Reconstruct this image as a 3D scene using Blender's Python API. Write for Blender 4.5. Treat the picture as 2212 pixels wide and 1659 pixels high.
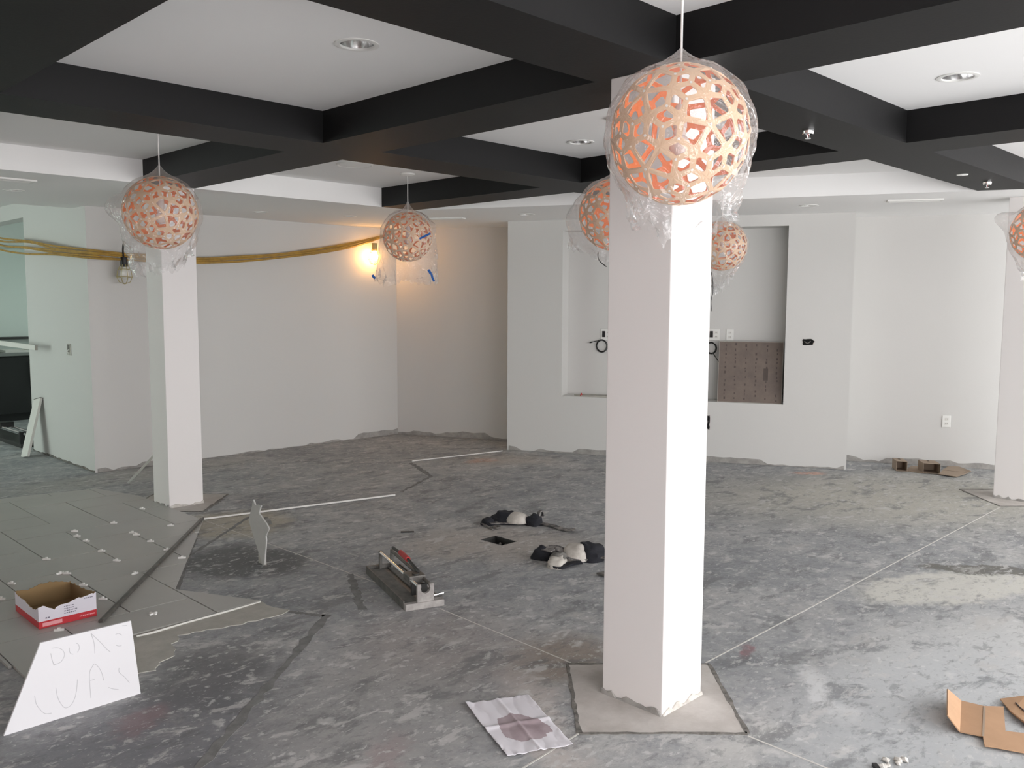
import bpy, bmesh, math, random
import numpy as np
from mathutils import Vector, Matrix, noise
random.seed(7)
S = bpy.context.scene
COL = S.collection
for o in list(bpy.data.objects): bpy.data.objects.remove(o)

# ------------------------------------------------------------------ camera
FPX, W, H = 1890.3, 2212, 1659
YAW, PITCH, ROLL, CH = math.radians(44.761), math.radians(5.2985), math.radians(0.2264), 1.58
def _rot():
    cy, sy = math.cos(YAW), math.sin(YAW)
    f = np.array([cy, sy, 0.]); r = np.array([sy, -cy, 0.]); u = np.array([0, 0, 1.])
    cp, sp = math.cos(PITCH), math.sin(PITCH)
    f2 = cp*f - sp*u; u2 = cp*u + sp*f
    cr, sr = math.cos(ROLL), math.sin(ROLL)
    return cr*r + sr*u2, cr*u2 - sr*r, f2
RT, UP, FW = _rot()
cam_d = bpy.data.cameras.new('camera'); cam = bpy.data.objects.new('camera', cam_d); COL.objects.link(cam)
cam_d.sensor_width = 36; cam_d.lens = FPX*36/W; cam_d.clip_start = 0.05
cam.matrix_world = Matrix(((RT[0], UP[0], -FW[0], 0), (RT[1], UP[1], -FW[1], 0), (RT[2], UP[2], -FW[2], CH), (0, 0, 0, 1)))
S.camera = cam

def ray(px, py): return RT*((px-W/2)/FPX) - UP*((py-H/2)/FPX) + FW
def fl(px, py, z=0.0):
    d = ray(px, py); t = (z-CH)/d[2]; return (d[0]*t, d[1]*t)
def onx(px, py, x):
    d = ray(px, py); t = x/d[0]; return (x, d[1]*t, CH+d[2]*t)
def ony(px, py, y):
    d = ray(px, py); t = y/d[1]; return (d[0]*t, y, CH+d[2]*t)
def atd(px, py, depth):
    d = ray(px, py); return (d[0]*depth, d[1]*depth, CH+d[2]*depth)

# ------------------------------------------------------------------ world, daylight, exposure
world = bpy.data.worlds.new('world'); S.world = world; world.use_nodes = True
bg = world.node_tree.nodes['Background']
bg.inputs[0].default_value = (0.985, 0.98, 1.0, 1); bg.inputs[1].default_value = 8.7
S.view_settings.view_transform = 'Standard'; S.view_settings.look = 'None'
S.view_settings.gamma = 1.0; S.view_settings.use_curve_mapping = False
S.view_settings.exposure = 0.0

def portal(name, loc, rot, sx, sy):
    l = bpy.data.lights.new(name, 'AREA'); l.shape = 'RECTANGLE'; l.size = sx; l.size_y = sy
    l.cycles.is_portal = True
    o = bpy.data.objects.new(name, l); COL.objects.link(o); o.location = loc; o.rotation_euler = rot
    return o

# ------------------------------------------------------------------ materials
MATS = {}
def mat(name, col, rough=0.6, metal=0.0, spec=0.5, bump=None, vary=None, emit=None, coat=0):
    m = bpy.data.materials.new(name); m.use_nodes = True; nt = m.node_tree
    b = nt.nodes['Principled BSDF']
    b.inputs['Base Color'].default_value = (*col, 1); b.inputs['Roughness'].default_value = rough
    b.inputs['Metallic'].default_value = metal; b.inputs['Specular IOR Level'].default_value = spec
    if coat: b.inputs['Coat Weight'].default_value = coat
    if bump or vary:
        tc = nt.nodes.new('ShaderNodeTexCoord')
    if bump:
        n = nt.nodes.new('ShaderNodeTexNoise'); n.inputs['Scale'].default_value = bump[0]; n.inputs['Detail'].default_value = 5
        bp = nt.nodes.new('ShaderNodeBump'); bp.inputs['Strength'].default_value = bump[1]; bp.inputs['Distance'].default_value = 0.01
        nt.links.new(tc.outputs['Object'], n.inputs['Vector']); nt.links.new(n.outputs['Fac'], bp.inputs['Height'])
        nt.links.new(bp.outputs['Normal'], b.inputs['Normal'])
    if vary:
        n = nt.nodes.new('ShaderNodeTexNoise'); n.inputs['Scale'].default_value = vary[0]; n.inputs['Detail'].default_value = 6
        n.inputs['Roughness'].default_value = 0.65
        r = nt.nodes.new('ShaderNodeValToRGB'); r.color_ramp.elements[0].position = 0.35; r.color_ramp.elements[1].position = 0.65
        r.color_ramp.elements[0].color = (*vary[1], 1); r.color_ramp.elements[1].color = (*col, 1)
        nt.links.new(tc.outputs['Object'], n.inputs['Vector']); nt.links.new(n.outputs['Fac'], r.inputs['Fac'])
        nt.links.new(r.outputs['Color'], b.inputs['Base Color'])
    if emit:
        b.inputs['Emission Color'].default_value = (*emit[0], 1); b.inputs['Emission Strength'].default_value = emit[1]
    MATS[name] = m; return m

M_WALL = mat('wall_paint', (0.635, 0.63, 0.61), 0.55, bump=(60, 0.05))
M_WALLG = mat('wall_paint_satin', (0.635, 0.63, 0.61), 0.5, bump=(60, 0.05))
M_COLP = mat('column_paint', (0.80, 0.775, 0.76), 0.55, bump=(50, 0.04))
M_CEIL = mat('ceiling_paint', (0.90, 0.90, 0.89), 0.8)
M_BLACK = mat('black_beam_paint', (0.007, 0.007, 0.0073), 0.55, spec=0.25, bump=(80, 0.04))
M_RAW = mat('raw_skim_coat', (0.42, 0.405, 0.38), 0.9, vary=(9, (0.27, 0.26, 0.245)))
M_MUD = mat('joint_mud', (0.66, 0.64, 0.60), 0.9, vary=(20, (0.45, 0.42, 0.38)))
M_PAD = mat('pad_concrete', (0.56, 0.53, 0.50), 0.85, vary=(5, (0.43, 0.40, 0.37)), bump=(40, 0.2))
M_JOINT = mat('dark_joint', (0.10, 0.095, 0.085), 0.95, vary=(30, (0.24, 0.225, 0.205)))
M_STREAK = mat('adhesive_streak', (0.15, 0.15, 0.145), 0.9, vary=(14, (0.24, 0.24, 0.235)))
M_CHALK = mat('pale_saw_cut', (0.60, 0.585, 0.55), 0.9)
M_TILE = mat('porcelain_tile', (0.43, 0.425, 0.395), 0.38, vary=(1.3, (0.385, 0.38, 0.355)), bump=(25, 0.03))
M_MORTAR = mat('thinset', (0.47, 0.455, 0.41), 0.9, vary=(8, (0.38, 0.37, 0.33)), bump=(60, 0.3))
M_TILEW = mat('white_tile', (0.78, 0.78, 0.80), 0.4)
M_SHARD = mat('grey_tile_face', (0.50, 0.50, 0.475), 0.55, vary=(6, (0.44, 0.44, 0.42)))
M_PENCIL = mat('pencil', (0.56, 0.56, 0.58), 0.8)
M_WHITEP = mat('white_plastic', (0.80, 0.80, 0.77), 0.4)
M_TRIMW = mat('white_trim', (0.72, 0.71, 0.67), 0.5)
M_ALU = mat('aluminium', (0.62, 0.62, 0.60), 0.35, 0.9)
M_CHROME = mat('chrome', (0.85, 0.85, 0.85), 0.12, 1.0)
M_STEEL = mat('dusty_steel', (0.20, 0.19, 0.175), 0.5, 0.6, vary=(20, (0.12, 0.115, 0.105)))
M_DUSTAL = mat('dusty_casting', (0.44, 0.42, 0.40), 0.7, 0.2, vary=(18, (0.30, 0.285, 0.27)))
M_RUBBER = mat('grey_rubber', (0.105, 0.105, 0.095), 0.85, vary=(16, (0.19, 0.18, 0.165)))
M_DARK = mat('dark_metal', (0.03, 0.03, 0.028), 0.5)
M_RED = mat('red_grip', (0.42, 0.03, 0.03), 0.5)
M_FAB = mat('black_fabric', (0.012, 0.013, 0.018), 0.9, bump=(200, 0.3))
M_FABD = mat('dusty_black_strap', (0.018, 0.018, 0.022), 0.9, vary=(22, (0.30, 0.28, 0.26)))
M_CAP = mat('scuffed_white_cap', (0.60, 0.57, 0.52), 0.7, vary=(14, (0.42, 0.39, 0.35)))
M_PAPER = mat('paper', (0.72, 0.70, 0.74), 0.9, bump=(25, 0.15))
M_STAIN = mat('wet_paper', (0.33, 0.26, 0.28), 0.8, vary=(9, (0.42, 0.35, 0.37)))
M_CARD = mat('cardboard', (0.50, 0.31, 0.185), 0.9, vary=(5, (0.43, 0.265, 0.155)))
M_CARDD = mat('grey_brown_cardboard', (0.34, 0.265, 0.20), 0.9)
M_BOXW = mat('white_box_print', (0.72, 0.70, 0.77), 0.6)
M_BOXR = mat('red_box_print', (0.52, 0.02, 0.03), 0.55)
M_BOXIN = mat('brown_box_inside', (0.27, 0.18, 0.085), 0.95)
M_INK = mat('ink', (0.20, 0.19, 0.24), 0.8)
M_PINK = mat('pale_red_print', (0.80, 0.35, 0.37), 0.7)
M_WOOD = mat('bamboo_ply', (0.80, 0.56, 0.37), 0.5, vary=(7, (0.72, 0.48, 0.30)))
M_ORANGE = mat('orange_inside', (1.0, 0.29, 0.055), 0.55)
M_CORD = mat('white_cord', (0.75, 0.74, 0.72), 0.5)
M_BULB = mat('opal_bulb', (0.85, 0.84, 0.80), 0.25)
M_TAPE = mat('blue_tape', (0.02, 0.12, 0.42), 0.6)
M_YEL = mat('yellow_cable', (0.50, 0.30, 0.055), 0.6, vary=(14, (0.33, 0.20, 0.05)))
M_CAGE = mat('yellow_guard', (0.42, 0.36, 0.17), 0.5)
M_BLK = mat('black_plastic', (0.01, 0.01, 0.01), 0.45)
M_HOLEDARK = mat('painted_hole_dark', (0.006, 0.006, 0.006), 1.0)  # near-black painted for the unlit depth of holes and slots
M_BOARD = mat('backer_board', (0.205, 0.165, 0.14), 0.9, vary=(6, (0.16, 0.13, 0.115)))
M_BOARDE = mat('board_edge', (0.42, 0.39, 0.35), 0.9)
M_SMUDGE = mat('adhesive_dab', (0.105, 0.085, 0.075), 0.9)
M_LIT = mat('lit_bulb', (1, 0.7, 0.35), 0.5, emit=((1.0, 0.50, 0.16), 95))
M_CAB = mat('black_cabinet', (0.012, 0.013, 0.013), 0.4)
M_TOP = mat('stone_top', (0.22, 0.23, 0.22), 0.3)
M_REARW = mat('rear_wall_pink_bounce', (0.74, 0.50, 0.46), 0.7)  # pink put in so the unseen rear wall bounces pinkish light
M_FRAME = mat('window_frame', (0.05, 0.05, 0.05), 0.5)
M_FARW = mat('far_room_paint', (0.70, 0.76, 0.72), 0.6)
M_REFL = mat('can_reflector', (0.80, 0.80, 0.80), 0.16, 0.95)

def glass(name, col, gl):
    m = bpy.data.materials.new(name); m.use_nodes = True; nt = m.node_tree; nt.nodes.remove(nt.nodes['Principled BSDF'])
    out = nt.nodes['Material Output']; t = nt.nodes.new('ShaderNodeBsdfTransparent'); t.inputs[0].default_value = (*col, 1)
    g = nt.nodes.new('ShaderNodeBsdfGlossy'); g.inputs['Roughness'].default_value = 0.02
    x = nt.nodes.new('ShaderNodeMixShader'); x.inputs[0].default_value = gl
    nt.links.new(t.outputs[0], x.inputs[1]); nt.links.new(g.outputs[0], x.inputs[2]); nt.links.new(x.outputs[0], out.inputs[0])
    return m
M_GLASS = glass('clear_glass', (0.96, 0.955, 0.95), 0.04)
M_GREENG = glass('green_daylight_glass', (0.85, 0.925, 0.885), 0.04)  # green tint put into the glass to turn the daylight greenish

def film_mat():
    m = bpy.data.materials.new('clear_plastic_film'); m.use_nodes = True; nt = m.node_tree; nt.nodes.remove(nt.nodes['Principled BSDF'])
    out = nt.nodes['Material Output']
    t = nt.nodes.new('ShaderNodeBsdfTransparent'); t.inputs[0].default_value = (0.985, 0.985, 0.985, 1)
    d = nt.nodes.new('ShaderNodeBsdfDiffuse'); d.inputs[0].default_value = (0.9, 0.9, 0.9, 1)
    tr = nt.nodes.new('ShaderNodeBsdfTranslucent'); tr.inputs[0].default_value = (0.9, 0.9, 0.9, 1)
    g = nt.nodes.new('ShaderNodeBsdfGlossy'); g.inputs['Roughness'].default_value = 0.07
    lw = nt.nodes.new('ShaderNodeLayerWeight'); lw.inputs['Blend'].default_value = 0.5
    fr = nt.nodes.new('ShaderNodeMapRange'); fr.inputs['From Min'].default_value = 0.3; fr.inputs['To Min'].default_value = 0.055; fr.inputs['To Max'].default_value = 0.30
    nt.links.new(lw.outputs['Facing'], fr.inputs['Value'])
    tc = nt.nodes.new('ShaderNodeTexCoord'); n = nt.nodes.new('ShaderNodeTexNoise'); n.inputs['Scale'].default_value = 13
    n.inputs['Detail'].default_value = 2; n.inputs['Distortion'].default_value = 2.2
    bp = nt.nodes.new('ShaderNodeBump'); bp.inputs['Strength'].default_value = 0.9; bp.inputs['Distance'].default_value = 0.03
    L = nt.links.new
    L(tc.outputs['Object'], n.inputs['Vector']); L(n.outputs['Fac'], bp.inputs['Height'])
    L(bp.outputs['Normal'], g.inputs['Normal'])
    m0 = nt.nodes.new('ShaderNodeMixShader'); m0.inputs[0].default_value = 0.5; L(d.outputs[0], m0.inputs[1]); L(tr.outputs[0], m0.inputs[2])
    m1 = nt.nodes.new('ShaderNodeMixShader'); m1.inputs[0].default_value = 0.16; L(t.outputs[0], m1.inputs[1]); L(m0.outputs[0], m1.inputs[2])
    m2 = nt.nodes.new('ShaderNodeMixShader'); L(fr.outputs[0], m2.inputs[0]); L(m1.outputs[0], m2.inputs[1]); L(g.outputs[0], m2.inputs[2])
    L(m2.outputs[0], out.inputs[0]); return m
M_FILM = film_mat()

def floor_mat():
    m = bpy.data.materials.new('bare_concrete'); m.use_nodes = True; nt = m.node_tree; N = nt.nodes; L = nt.links.new
    b = N['Principled BSDF']; b.inputs['Roughness'].default_value = 0.62; b.inputs['Specular IOR Level'].default_value = 0.3
    tc = N.new('ShaderNodeTexCoord'); P = tc.outputs['Object']
    def nz(scale, detail=6, rough=0.6, dist=0.0, vec=P):
        n = N.new('ShaderNodeTexNoise'); n.inputs['Scale'].default_value = scale; n.inputs['Detail'].default_value = detail
        n.inputs['Roughness'].default_value = rough; n.inputs['Distortion'].default_value = dist; L(vec, n.inputs['Vector']); return n
    def ramp(fac, stops):
        r = N.new('ShaderNodeValToRGB'); e = r.color_ramp.elements
        e[0].position, e[0].color = stops[0][0], (*stops[0][1], 1); e[1].position, e[1].color = stops[-1][0], (*stops[-1][1], 1)
        for p, c in stops[1:-1]: q = e.new(p); q.color = (*c, 1)
        L(fac, r.inputs['Fac']); return r.outputs['Color']
    def mix(fac, a, c2, mode='MIX'):
        x = N.new('ShaderNodeMix'); x.data_type = 'RGBA'; x.blend_type = mode
        if isinstance(fac, float): x.inputs['Factor'].default_value = fac
        else: L(fac, x.inputs['Factor'])
        L(a, x.inputs['A'])
        if isinstance(c2, tuple): x.inputs['B'].default_value = (*c2, 1)
        else: L(c2, x.inputs['B'])
        return x.outputs['Result']
    def mrange(v, a, c, lo=0.0, hi=1.0):
        x = N.new('ShaderNodeMapRange'); x.interpolation_type = 'SMOOTHSTEP'
        x.inputs['From Min'].default_value = a; x.inputs['From Max'].default_value = c
        x.inputs['To Min'].default_value = lo; x.inputs['To Max'].default_value = hi; L(v, x.inputs['Value']); return x.outputs['Result']
    def mul(a, c):
        x = N.new('ShaderNodeMath'); x.operation = 'MULTIPLY'; L(a, x.inputs[0])
        if isinstance(c, float): x.inputs[1].default_value = c
        else: L(c, x.inputs[1])
        return x.outputs[0]
    big = nz(0.9, 7, 0.62, 0.6)
    col = ramp(big.outputs['Fac'], [(0.30, (0.262, 0.272, 0.282)), (0.48, (0.328, 0.336, 0.341)), (0.66, (0.405, 0.408, 0.405))])
    mid = nz(5.5, 8, 0.7, 0.8)
    col = mix(0.75, col, ramp(mid.outputs['Fac'], [(0.30, (0.32, 0.33, 0.35)), (0.5, (0.5, 0.5, 0.5)), (0.70, (0.70, 0.69, 0.67))]), 'OVERLAY')
    fine = nz(38, 5, 0.7)
    col = mix(0.5, col, ramp(fine.outputs['Fac'], [(0.3, (0.38, 0.38, 0.38)), (0.7, (0.62, 0.62, 0.62))]), 'OVERLAY')
    # distorted coordinate for stains and brightened patches
    dn = nz(3.2, 6, 0.65)
    dv = N.new('ShaderNodeVectorMath'); dv.operation = 'MULTIPLY_ADD'; L(dn.outputs['Color'], dv.inputs[0]); dv.inputs[1].default_value = (0.34, 0.34, 0); 
    ad = N.new('ShaderNodeVectorMath'); ad.operation = 'ADD'; L(P, ad.inputs[0]); ad.inputs[1].default_value = (-0.17, -0.17, 0); L(ad.outputs[0], dv.inputs[2])
    dn2 = nz(15, 5, 0.65)
    dv2 = N.new('ShaderNodeVectorMath'); dv2.operation = 'MULTIPLY_ADD'; L(dn2.outputs['Color'], dv2.inputs[0]); dv2.inputs[1].default_value = (0.13, 0.13, 0)
    ad2 = N.new('ShaderNodeVectorMath'); ad2.operation = 'ADD'; L(dv.outputs[0], ad2.inputs[0]); ad2.inputs[1].default_value = (-0.065, -0.065, 0); L(ad2.outputs[0], dv2.inputs[2])
    D = dv2.outputs[0]
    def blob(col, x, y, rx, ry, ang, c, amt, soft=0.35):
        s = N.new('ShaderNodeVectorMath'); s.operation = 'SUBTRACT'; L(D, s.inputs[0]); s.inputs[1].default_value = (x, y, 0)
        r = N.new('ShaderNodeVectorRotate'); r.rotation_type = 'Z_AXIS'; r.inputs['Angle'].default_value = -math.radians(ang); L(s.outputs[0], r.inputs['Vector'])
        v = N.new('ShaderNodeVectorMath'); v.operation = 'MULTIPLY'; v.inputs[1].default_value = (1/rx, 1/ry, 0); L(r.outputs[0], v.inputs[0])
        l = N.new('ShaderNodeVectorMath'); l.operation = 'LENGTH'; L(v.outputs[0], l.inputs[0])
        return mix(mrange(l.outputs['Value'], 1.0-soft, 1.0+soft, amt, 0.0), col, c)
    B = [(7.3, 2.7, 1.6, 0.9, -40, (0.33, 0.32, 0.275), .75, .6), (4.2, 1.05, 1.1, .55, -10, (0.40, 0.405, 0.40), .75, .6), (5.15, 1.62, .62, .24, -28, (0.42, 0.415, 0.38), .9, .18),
         (3.5, 1.15, .8, .4, 0, (0.33, 0.345, 0.355), .6, .5),  # pale near-right patches: dust plus daylight brightness put into the floor colour
         (5.62, 1.60, .36, .085, -52, (0.095, 0.092, 0.08), .9, .2), (2.85, 2.52, .28, .22, 20, (0.20, 0.155, 0.12), .65, .5), (2.55, 3.0, .5, .35, 60, (0.25, 0.215, 0.20), .45, .6),
         (3.95, 4.05, .62, .40, -40, (0.30, 0.275, 0.25), .8, .45), (2.55, 4.85, .33, .42, 35, (0.065, 0.068, 0.068), .85, .3), (2.95, 5.75, .40, .42, 40, (0.295, 0.27, 0.215), .85, .3),
         (1.15, 2.95, .75, .42, 30, (0.11, 0.112, 0.125), .7, .5), (1.65, 3.45, .35, .25, 40, (0.095, 0.095, 0.10), .75, .4), (1.9, 2.6, .6, .4, 45, (0.235, 0.232, 0.225), .6, .5),
         (3.52, 1.95, .10, .035, 25, (0.20, 0.075, 0.085), .6, .5), (1.28, 3.22, .12, .07, 30, (0.20, 0.11, 0.115), .4, .6), (1.75, 2.35, .16, .07, 35, (0.25, 0.175, 0.175), .35, .6),
         (5.95, 6.33, .16, .09, -30, (0.42, 0.20, 0.13), .6, .6), (7.69, 3.72, .14, .09, -60, (0.50, 0.27, 0.19), .7, .5), (6.2, 6.2, .5, .3, -50, (0.32, 0.27, 0.22), .4, .6),
         (2.35, 2.15, .45, .10, 60, (0.40, 0.36, 0.335), .6, .5), (2.55, 1.55, .45, .10, 5, (0.40, 0.395, 0.38), .5, .5), (2.0, 1.75, .22, .07, -30, (0.45, 0.42, 0.39), .75, .3),
         (3.35, 1.52, .22, .06, 40, (0.48, 0.485, 0.485), .6, .5), (3.2, 8.0, 1.2, .3, 0, (0.25, 0.245, 0.225), .6, .5)]
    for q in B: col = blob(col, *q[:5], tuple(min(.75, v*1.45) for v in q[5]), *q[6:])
    # pale paint splats and drips
    def splat(col, scale, thr, soft, dens, c, seed, amt):
        o = N.new('ShaderNodeVectorMath'); o.operation = 'ADD'; L(P, o.inputs[0]); o.inputs[1].default_value = (seed, seed*1.7, 0)
        w = nz(scale*1.6, 4, 0.6, 0, o.outputs[0])
        mm = N.new('ShaderNodeVectorMath'); mm.operation = 'MULTIPLY_ADD'; L(w.outputs['Color'], mm.inputs[0]); k = 1.1/scale; mm.inputs[1].default_value = (k, k, 0); L(o.outputs[0], mm.inputs[2])
        v = N.new('ShaderNodeTexVoronoi'); v.inputs['Scale'].default_value = scale; v.voronoi_dimensions = '2D'; L(mm.outputs[0], v.inputs['Vector'])
        sp = N.new('ShaderNodeSeparateColor'); L(v.outputs['Color'], sp.inputs[0])
        a = mrange(v.outputs['Distance'], thr-soft, thr+soft, 1.0, 0.0); d = mrange(sp.outputs[0], 1-dens-.01, 1-dens+.01)
        gz = mrange(big.outputs['Fac'], 0.35, 0.6, 0.35, 1.0)
        return mix(mul(mul(mul(a, d), gz), amt), col, c)
    mp = N.new('ShaderNodeMapping'); mp.inputs['Rotation'].default_value = (0, 0, math.radians(45)); mp.inputs['Scale'].default_value = (1.0, 1.9, 1); L(P, mp.inputs['Vector'])
    A_ = mp.outputs['Vector']
    def fleck(col, scale, lo, hi, c, amt, det=7, rough=.68, seed=0.0):
        o = N.new('ShaderNodeVectorMath'); o.operation = 'ADD'; L(A_, o.inputs[0]); o.inputs[1].default_value = (seed, -seed, 0)
        n = nz(scale, det, rough, .4, o.outputs[0]); return mix(mrange(n.outputs['Fac'], lo, hi, 0.0, amt) if hi > lo else mrange(n.outputs['Fac'], hi, lo, amt, 0.0), col, c)
    col = fleck(col, 2.6, .47, .37, (0.15, 0.154, 0.16), .60, seed=4.0)
    col = fleck(col, 7.5, .45, .36, (0.15, 0.153, 0.158), .42, seed=9.0)
    col = fleck(col, 19.0, .45, .36, (0.16, 0.162, 0.165), .35, seed=12.0)
    col = fleck(col, 2.2, .56, .68, (0.50, 0.49, 0.47), .60, seed=15.0)
    col = fleck(col, 5.5, .56, .64, (0.55, 0.545, 0.535), .72, seed=21.0)
    col = fleck(col, 12.0, .59, .66, (0.58, 0.58, 0.57), .75, 6, seed=33.0)
    col = fleck(col, 30.0, .60, .68, (0.60, 0.60, 0.59), .60, 4, seed=39.0)
    col = splat(col, 7.0, 0.17, 0.10, 0.10, (0.62, 0.62, 0.61), 11.3, .55)
    col = splat(col, 19.0, 0.20, 0.10, 0.10, (0.66, 0.66, 0.65), 23.9, .6)
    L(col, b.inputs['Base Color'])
    bp = N.new('ShaderNodeBump'); bp.inputs['Strength'].default_value = 0.25; bp.inputs['Distance'].default_value = 0.01
    L(fine.outputs['Fac'], bp.inputs['Height']); L(bp.outputs['Normal'], b.inputs['Normal'])
    return m
M_FLOOR = floor_mat()

# ------------------------------------------------------------------ mesh helpers
class MB:
    def __init__(s): s.v = []; s.f = []; s.m = []; s.mi = 0
    def add(s, vs, fs):
        n = len(s.v); s.v += [tuple(p) for p in vs]
        for f in fs: s.f.append(tuple(i+n for i in f)); s.m.append(s.mi)
        return s
    def box(s, a, b):
        x0, y0, z0 = a; x1, y1, z1 = b
        return s.add([(x0,y0,z0),(x1,y0,z0),(x1,y1,z0),(x0,y1,z0),(x0,y0,z1),(x1,y0,z1),(x1,y1,z1),(x0,y1,z1)],
                     [(0,3,2,1),(4,5,6,7),(0,1,5,4),(1,2,6,5),(2,3,7,6),(3,0,4,7)])
    def prism(s, poly, z0, z1):
        n = len(poly); s.add([(x,y,z0) for x,y in poly]+[(x,y,z1) for x,y in poly], [])
        k = len(s.v)-2*n
        ar = sum(poly[i][0]*poly[(i+1)%n][1]-poly[(i+1)%n][0]*poly[i][1] for i in range(n))
        top = list(range(k+n, k+2*n)); bot = list(range(k, k+n))
        if ar > 0: bot = bot[::-1]
        else: top = top[::-1]
        s.f += [tuple(top), tuple(bot)]; s.m += [s.mi]*2
        for i in range(n):
            j = (i+1) % n; q = (k+i, k+j, k+n+j, k+n+i)
            s.f.append(q if ar > 0 else q[::-1]); s.m.append(s.mi)
        return s
    def obox(s, c, ux, uy, uz, hx, hy, hz):           # oriented box, centre + half sizes
        c = Vector(c); ux, uy, uz = Vector(ux), Vector(uy), Vector(uz)
        vs = [c+ux*hx*i+uy*hy*j+uz*hz*k for k in (-1,1) for i, j in ((-1,-1),(1,-1),(1,1),(-1,1))]
        return s.add(vs, [(0,3,2,1),(4,5,6,7),(0,1,5,4),(1,2,6,5),(2,3,7,6),(3,0,4,7)])
    def tube(s, pts, r, n=8, cap=True):
        pts = [Vector(p) for p in pts]; rings = []; k0 = len(s.v)
        t0 = (pts[1]-pts[0]).normalized(); up = Vector((0,0,1)) if abs(t0.z) < .9 else Vector((1,0,0))
        a = t0.cross(up).normalized()
        for i, p in enumerate(pts):
            t = (pts[min(i+1,len(pts)-1)]-pts[max(i-1,0)]).normalized()
            a = (a - t*a.dot(t)).normalized(); b = t.cross(a)
            rr = r[i] if isinstance(r, (list, tuple)) else r
            s.v += [tuple(p+(a*math.cos(2*math.pi*j/n)+b*math.sin(2*math.pi*j/n))*rr) for j in range(n)]
        for i in range(len(pts)-1):
            for j in range(n):
                s.f.append((k0+i*n+j, k0+i*n+(j+1)%n, k0+(i+1)*n+(j+1)%n, k0+(i+1)*n+j)); s.m.append(s.mi)
        if cap:
            s.f += [tuple(k0+j for j in range(n))[::-1], tuple(k0+(len(pts)-1)*n+j for j in range(n))]; s.m += [s.mi]*2
        return s
    def lathe(s, prof, c=(0,0,0), n=24, axis='z'):
        k0 = len(s.v); c = Vector(c)
        for r, z in prof:
            for j in range(n):
                a = 2*math.pi*j/n; p = (r*math.cos(a), r*math.sin(a), z)
                if axis == 'y': p = (p[0], p[2], p[1])
                s.v.append(tuple(c+Vector(p)))
        for i in range(len(prof)-1):
            for j in range(n):
                s.f.append((k0+i*n+j, k0+i*n+(j+1)%n, k0+(i+1)*n+(j+1)%n, k0+(i+1)*n+j)); s.m.append(s.mi)
        return s
    def ribbon(s, pts, w, t=0.002, up=(0,0,1)):        # flat strap along a polyline; w per point or scalar
        pts = [Vector(p) for p in pts]; up = Vector(up); k0 = len(s.v); n = len(pts)
        for i, p in enumerate(pts):
            d = (pts[min(i+1,n-1)]-pts[max(i-1,0)]).normalized(); sd = d.cross(up).normalized(); nn = sd.cross(d).normalized()
            ww = (w[i] if isinstance(w, (list, tuple)) else w)/2
            s.v += [tuple(p-sd*ww), tuple(p+sd*ww), tuple(p+sd*ww+nn*t), tuple(p-sd*ww+nn*t)]
        for i in range(n-1):
            for j in range(4):
                s.f.append((k0+i*4+j, k0+i*4+(j+1)%4, k0+(i+1)*4+(j+1)%4, k0+(i+1)*4+j)); s.m.append(s.mi)
        s.f += [(k0+3,k0+2,k0+1,k0), tuple(k0+(n-1)*4+j for j in range(4))]; s.m += [s.mi]*2
        return s
    def mesh(s, name, mats, smooth=False):
        me = bpy.data.meshes.new(name); me.from_pydata(s.v, [], s.f)
        if not isinstance(mats, (list, tuple)): mats = [mats]
        for m in mats: me.materials.append(m)
        if len(mats) > 1: me.polygons.foreach_set('material_index', s.m)
        me.validate(); bm = bmesh.new(); bm.from_mesh(me); bmesh.ops.recalc_face_normals(bm, faces=bm.faces); bm.to_mesh(me); bm.free()
        if smooth:
            me.shade_smooth()
            try: me.set_sharp_from_angle(angle=math.radians(40))
            except Exception: pass
        return me
    def build(s, name, mats, parent=None, smooth=False, bevel=0):
        o = bpy.data.objects.new(name, s.mesh(name, mats, smooth)); COL.objects.link(o)
        if parent is not None: o.parent = parent
        if bevel:
            b = o.modifiers.new('bevel', 'BEVEL'); b.width = bevel; b.segments = 2; b.limit_method = 'ANGLE'
        return o

def tag(o, label, cat, group=None):
    o['label'] = label; o['category'] = cat
    if group: o['group'] = group
    return o
def struct(o): o['kind'] = 'structure'; return o
def thing(name, label, cat, loc=(0,0,0), group=None, rz=0):
    o = bpy.data.objects.new(name, None); COL.objects.link(o); o.location = loc; o.rotation_euler.z = rz; o.empty_display_size = .05
    return tag(o, label, cat, group)
def cut(obj, cutters):
    for c in cutters:
        m = obj.modifiers.new('b', 'BOOLEAN'); m.operation = 'DIFFERENCE'; m.object = c; m.solver = 'EXACT'
    dg = bpy.context.evaluated_depsgraph_get(); me = bpy.data.meshes.new_from_object(obj.evaluated_get(dg))
    obj.modifiers.clear(); old = obj.data; obj.data = me
    for c in cutters: bpy.data.objects.remove(c)
def catmull(pts, k=8):
    P = [Vector(p) for p in pts]; out = []
    for i in range(len(P)-1):
        a, b, c, d = P[max(i-1,0)], P[i], P[i+1], P[min(i+2,len(P)-1)]
        for j in range(k):
            t = j/k
            out.append(.5*((2*b)+(c-a)*t+(2*a-5*b+4*c-d)*t*t+(3*b-a-3*c+d)*t**3))
    out.append(P[-1]); return out

# ================================================================== STRUCTURE
ZB, ZC = 2.434, 2.603                 # beam / soffit underside, coffer ceiling
XW0, YW0 = -2.6, -1.7                 # rear wall, window wall (both out of frame)
YBK = 8.345                           # back wall plane
XL = 2.955                            # wall running away at the left
U = Vector((0.447, -0.8945)); NI = Vector((0.8945, 0.447))    # along / into the slanted wall
D0 = Vector((6.46, 8.345)); T0 = Vector((6.60, 6.615)); TLEN = 3.43
def dpt(y): return D0.x + (D0.y-y)*0.4685

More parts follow.
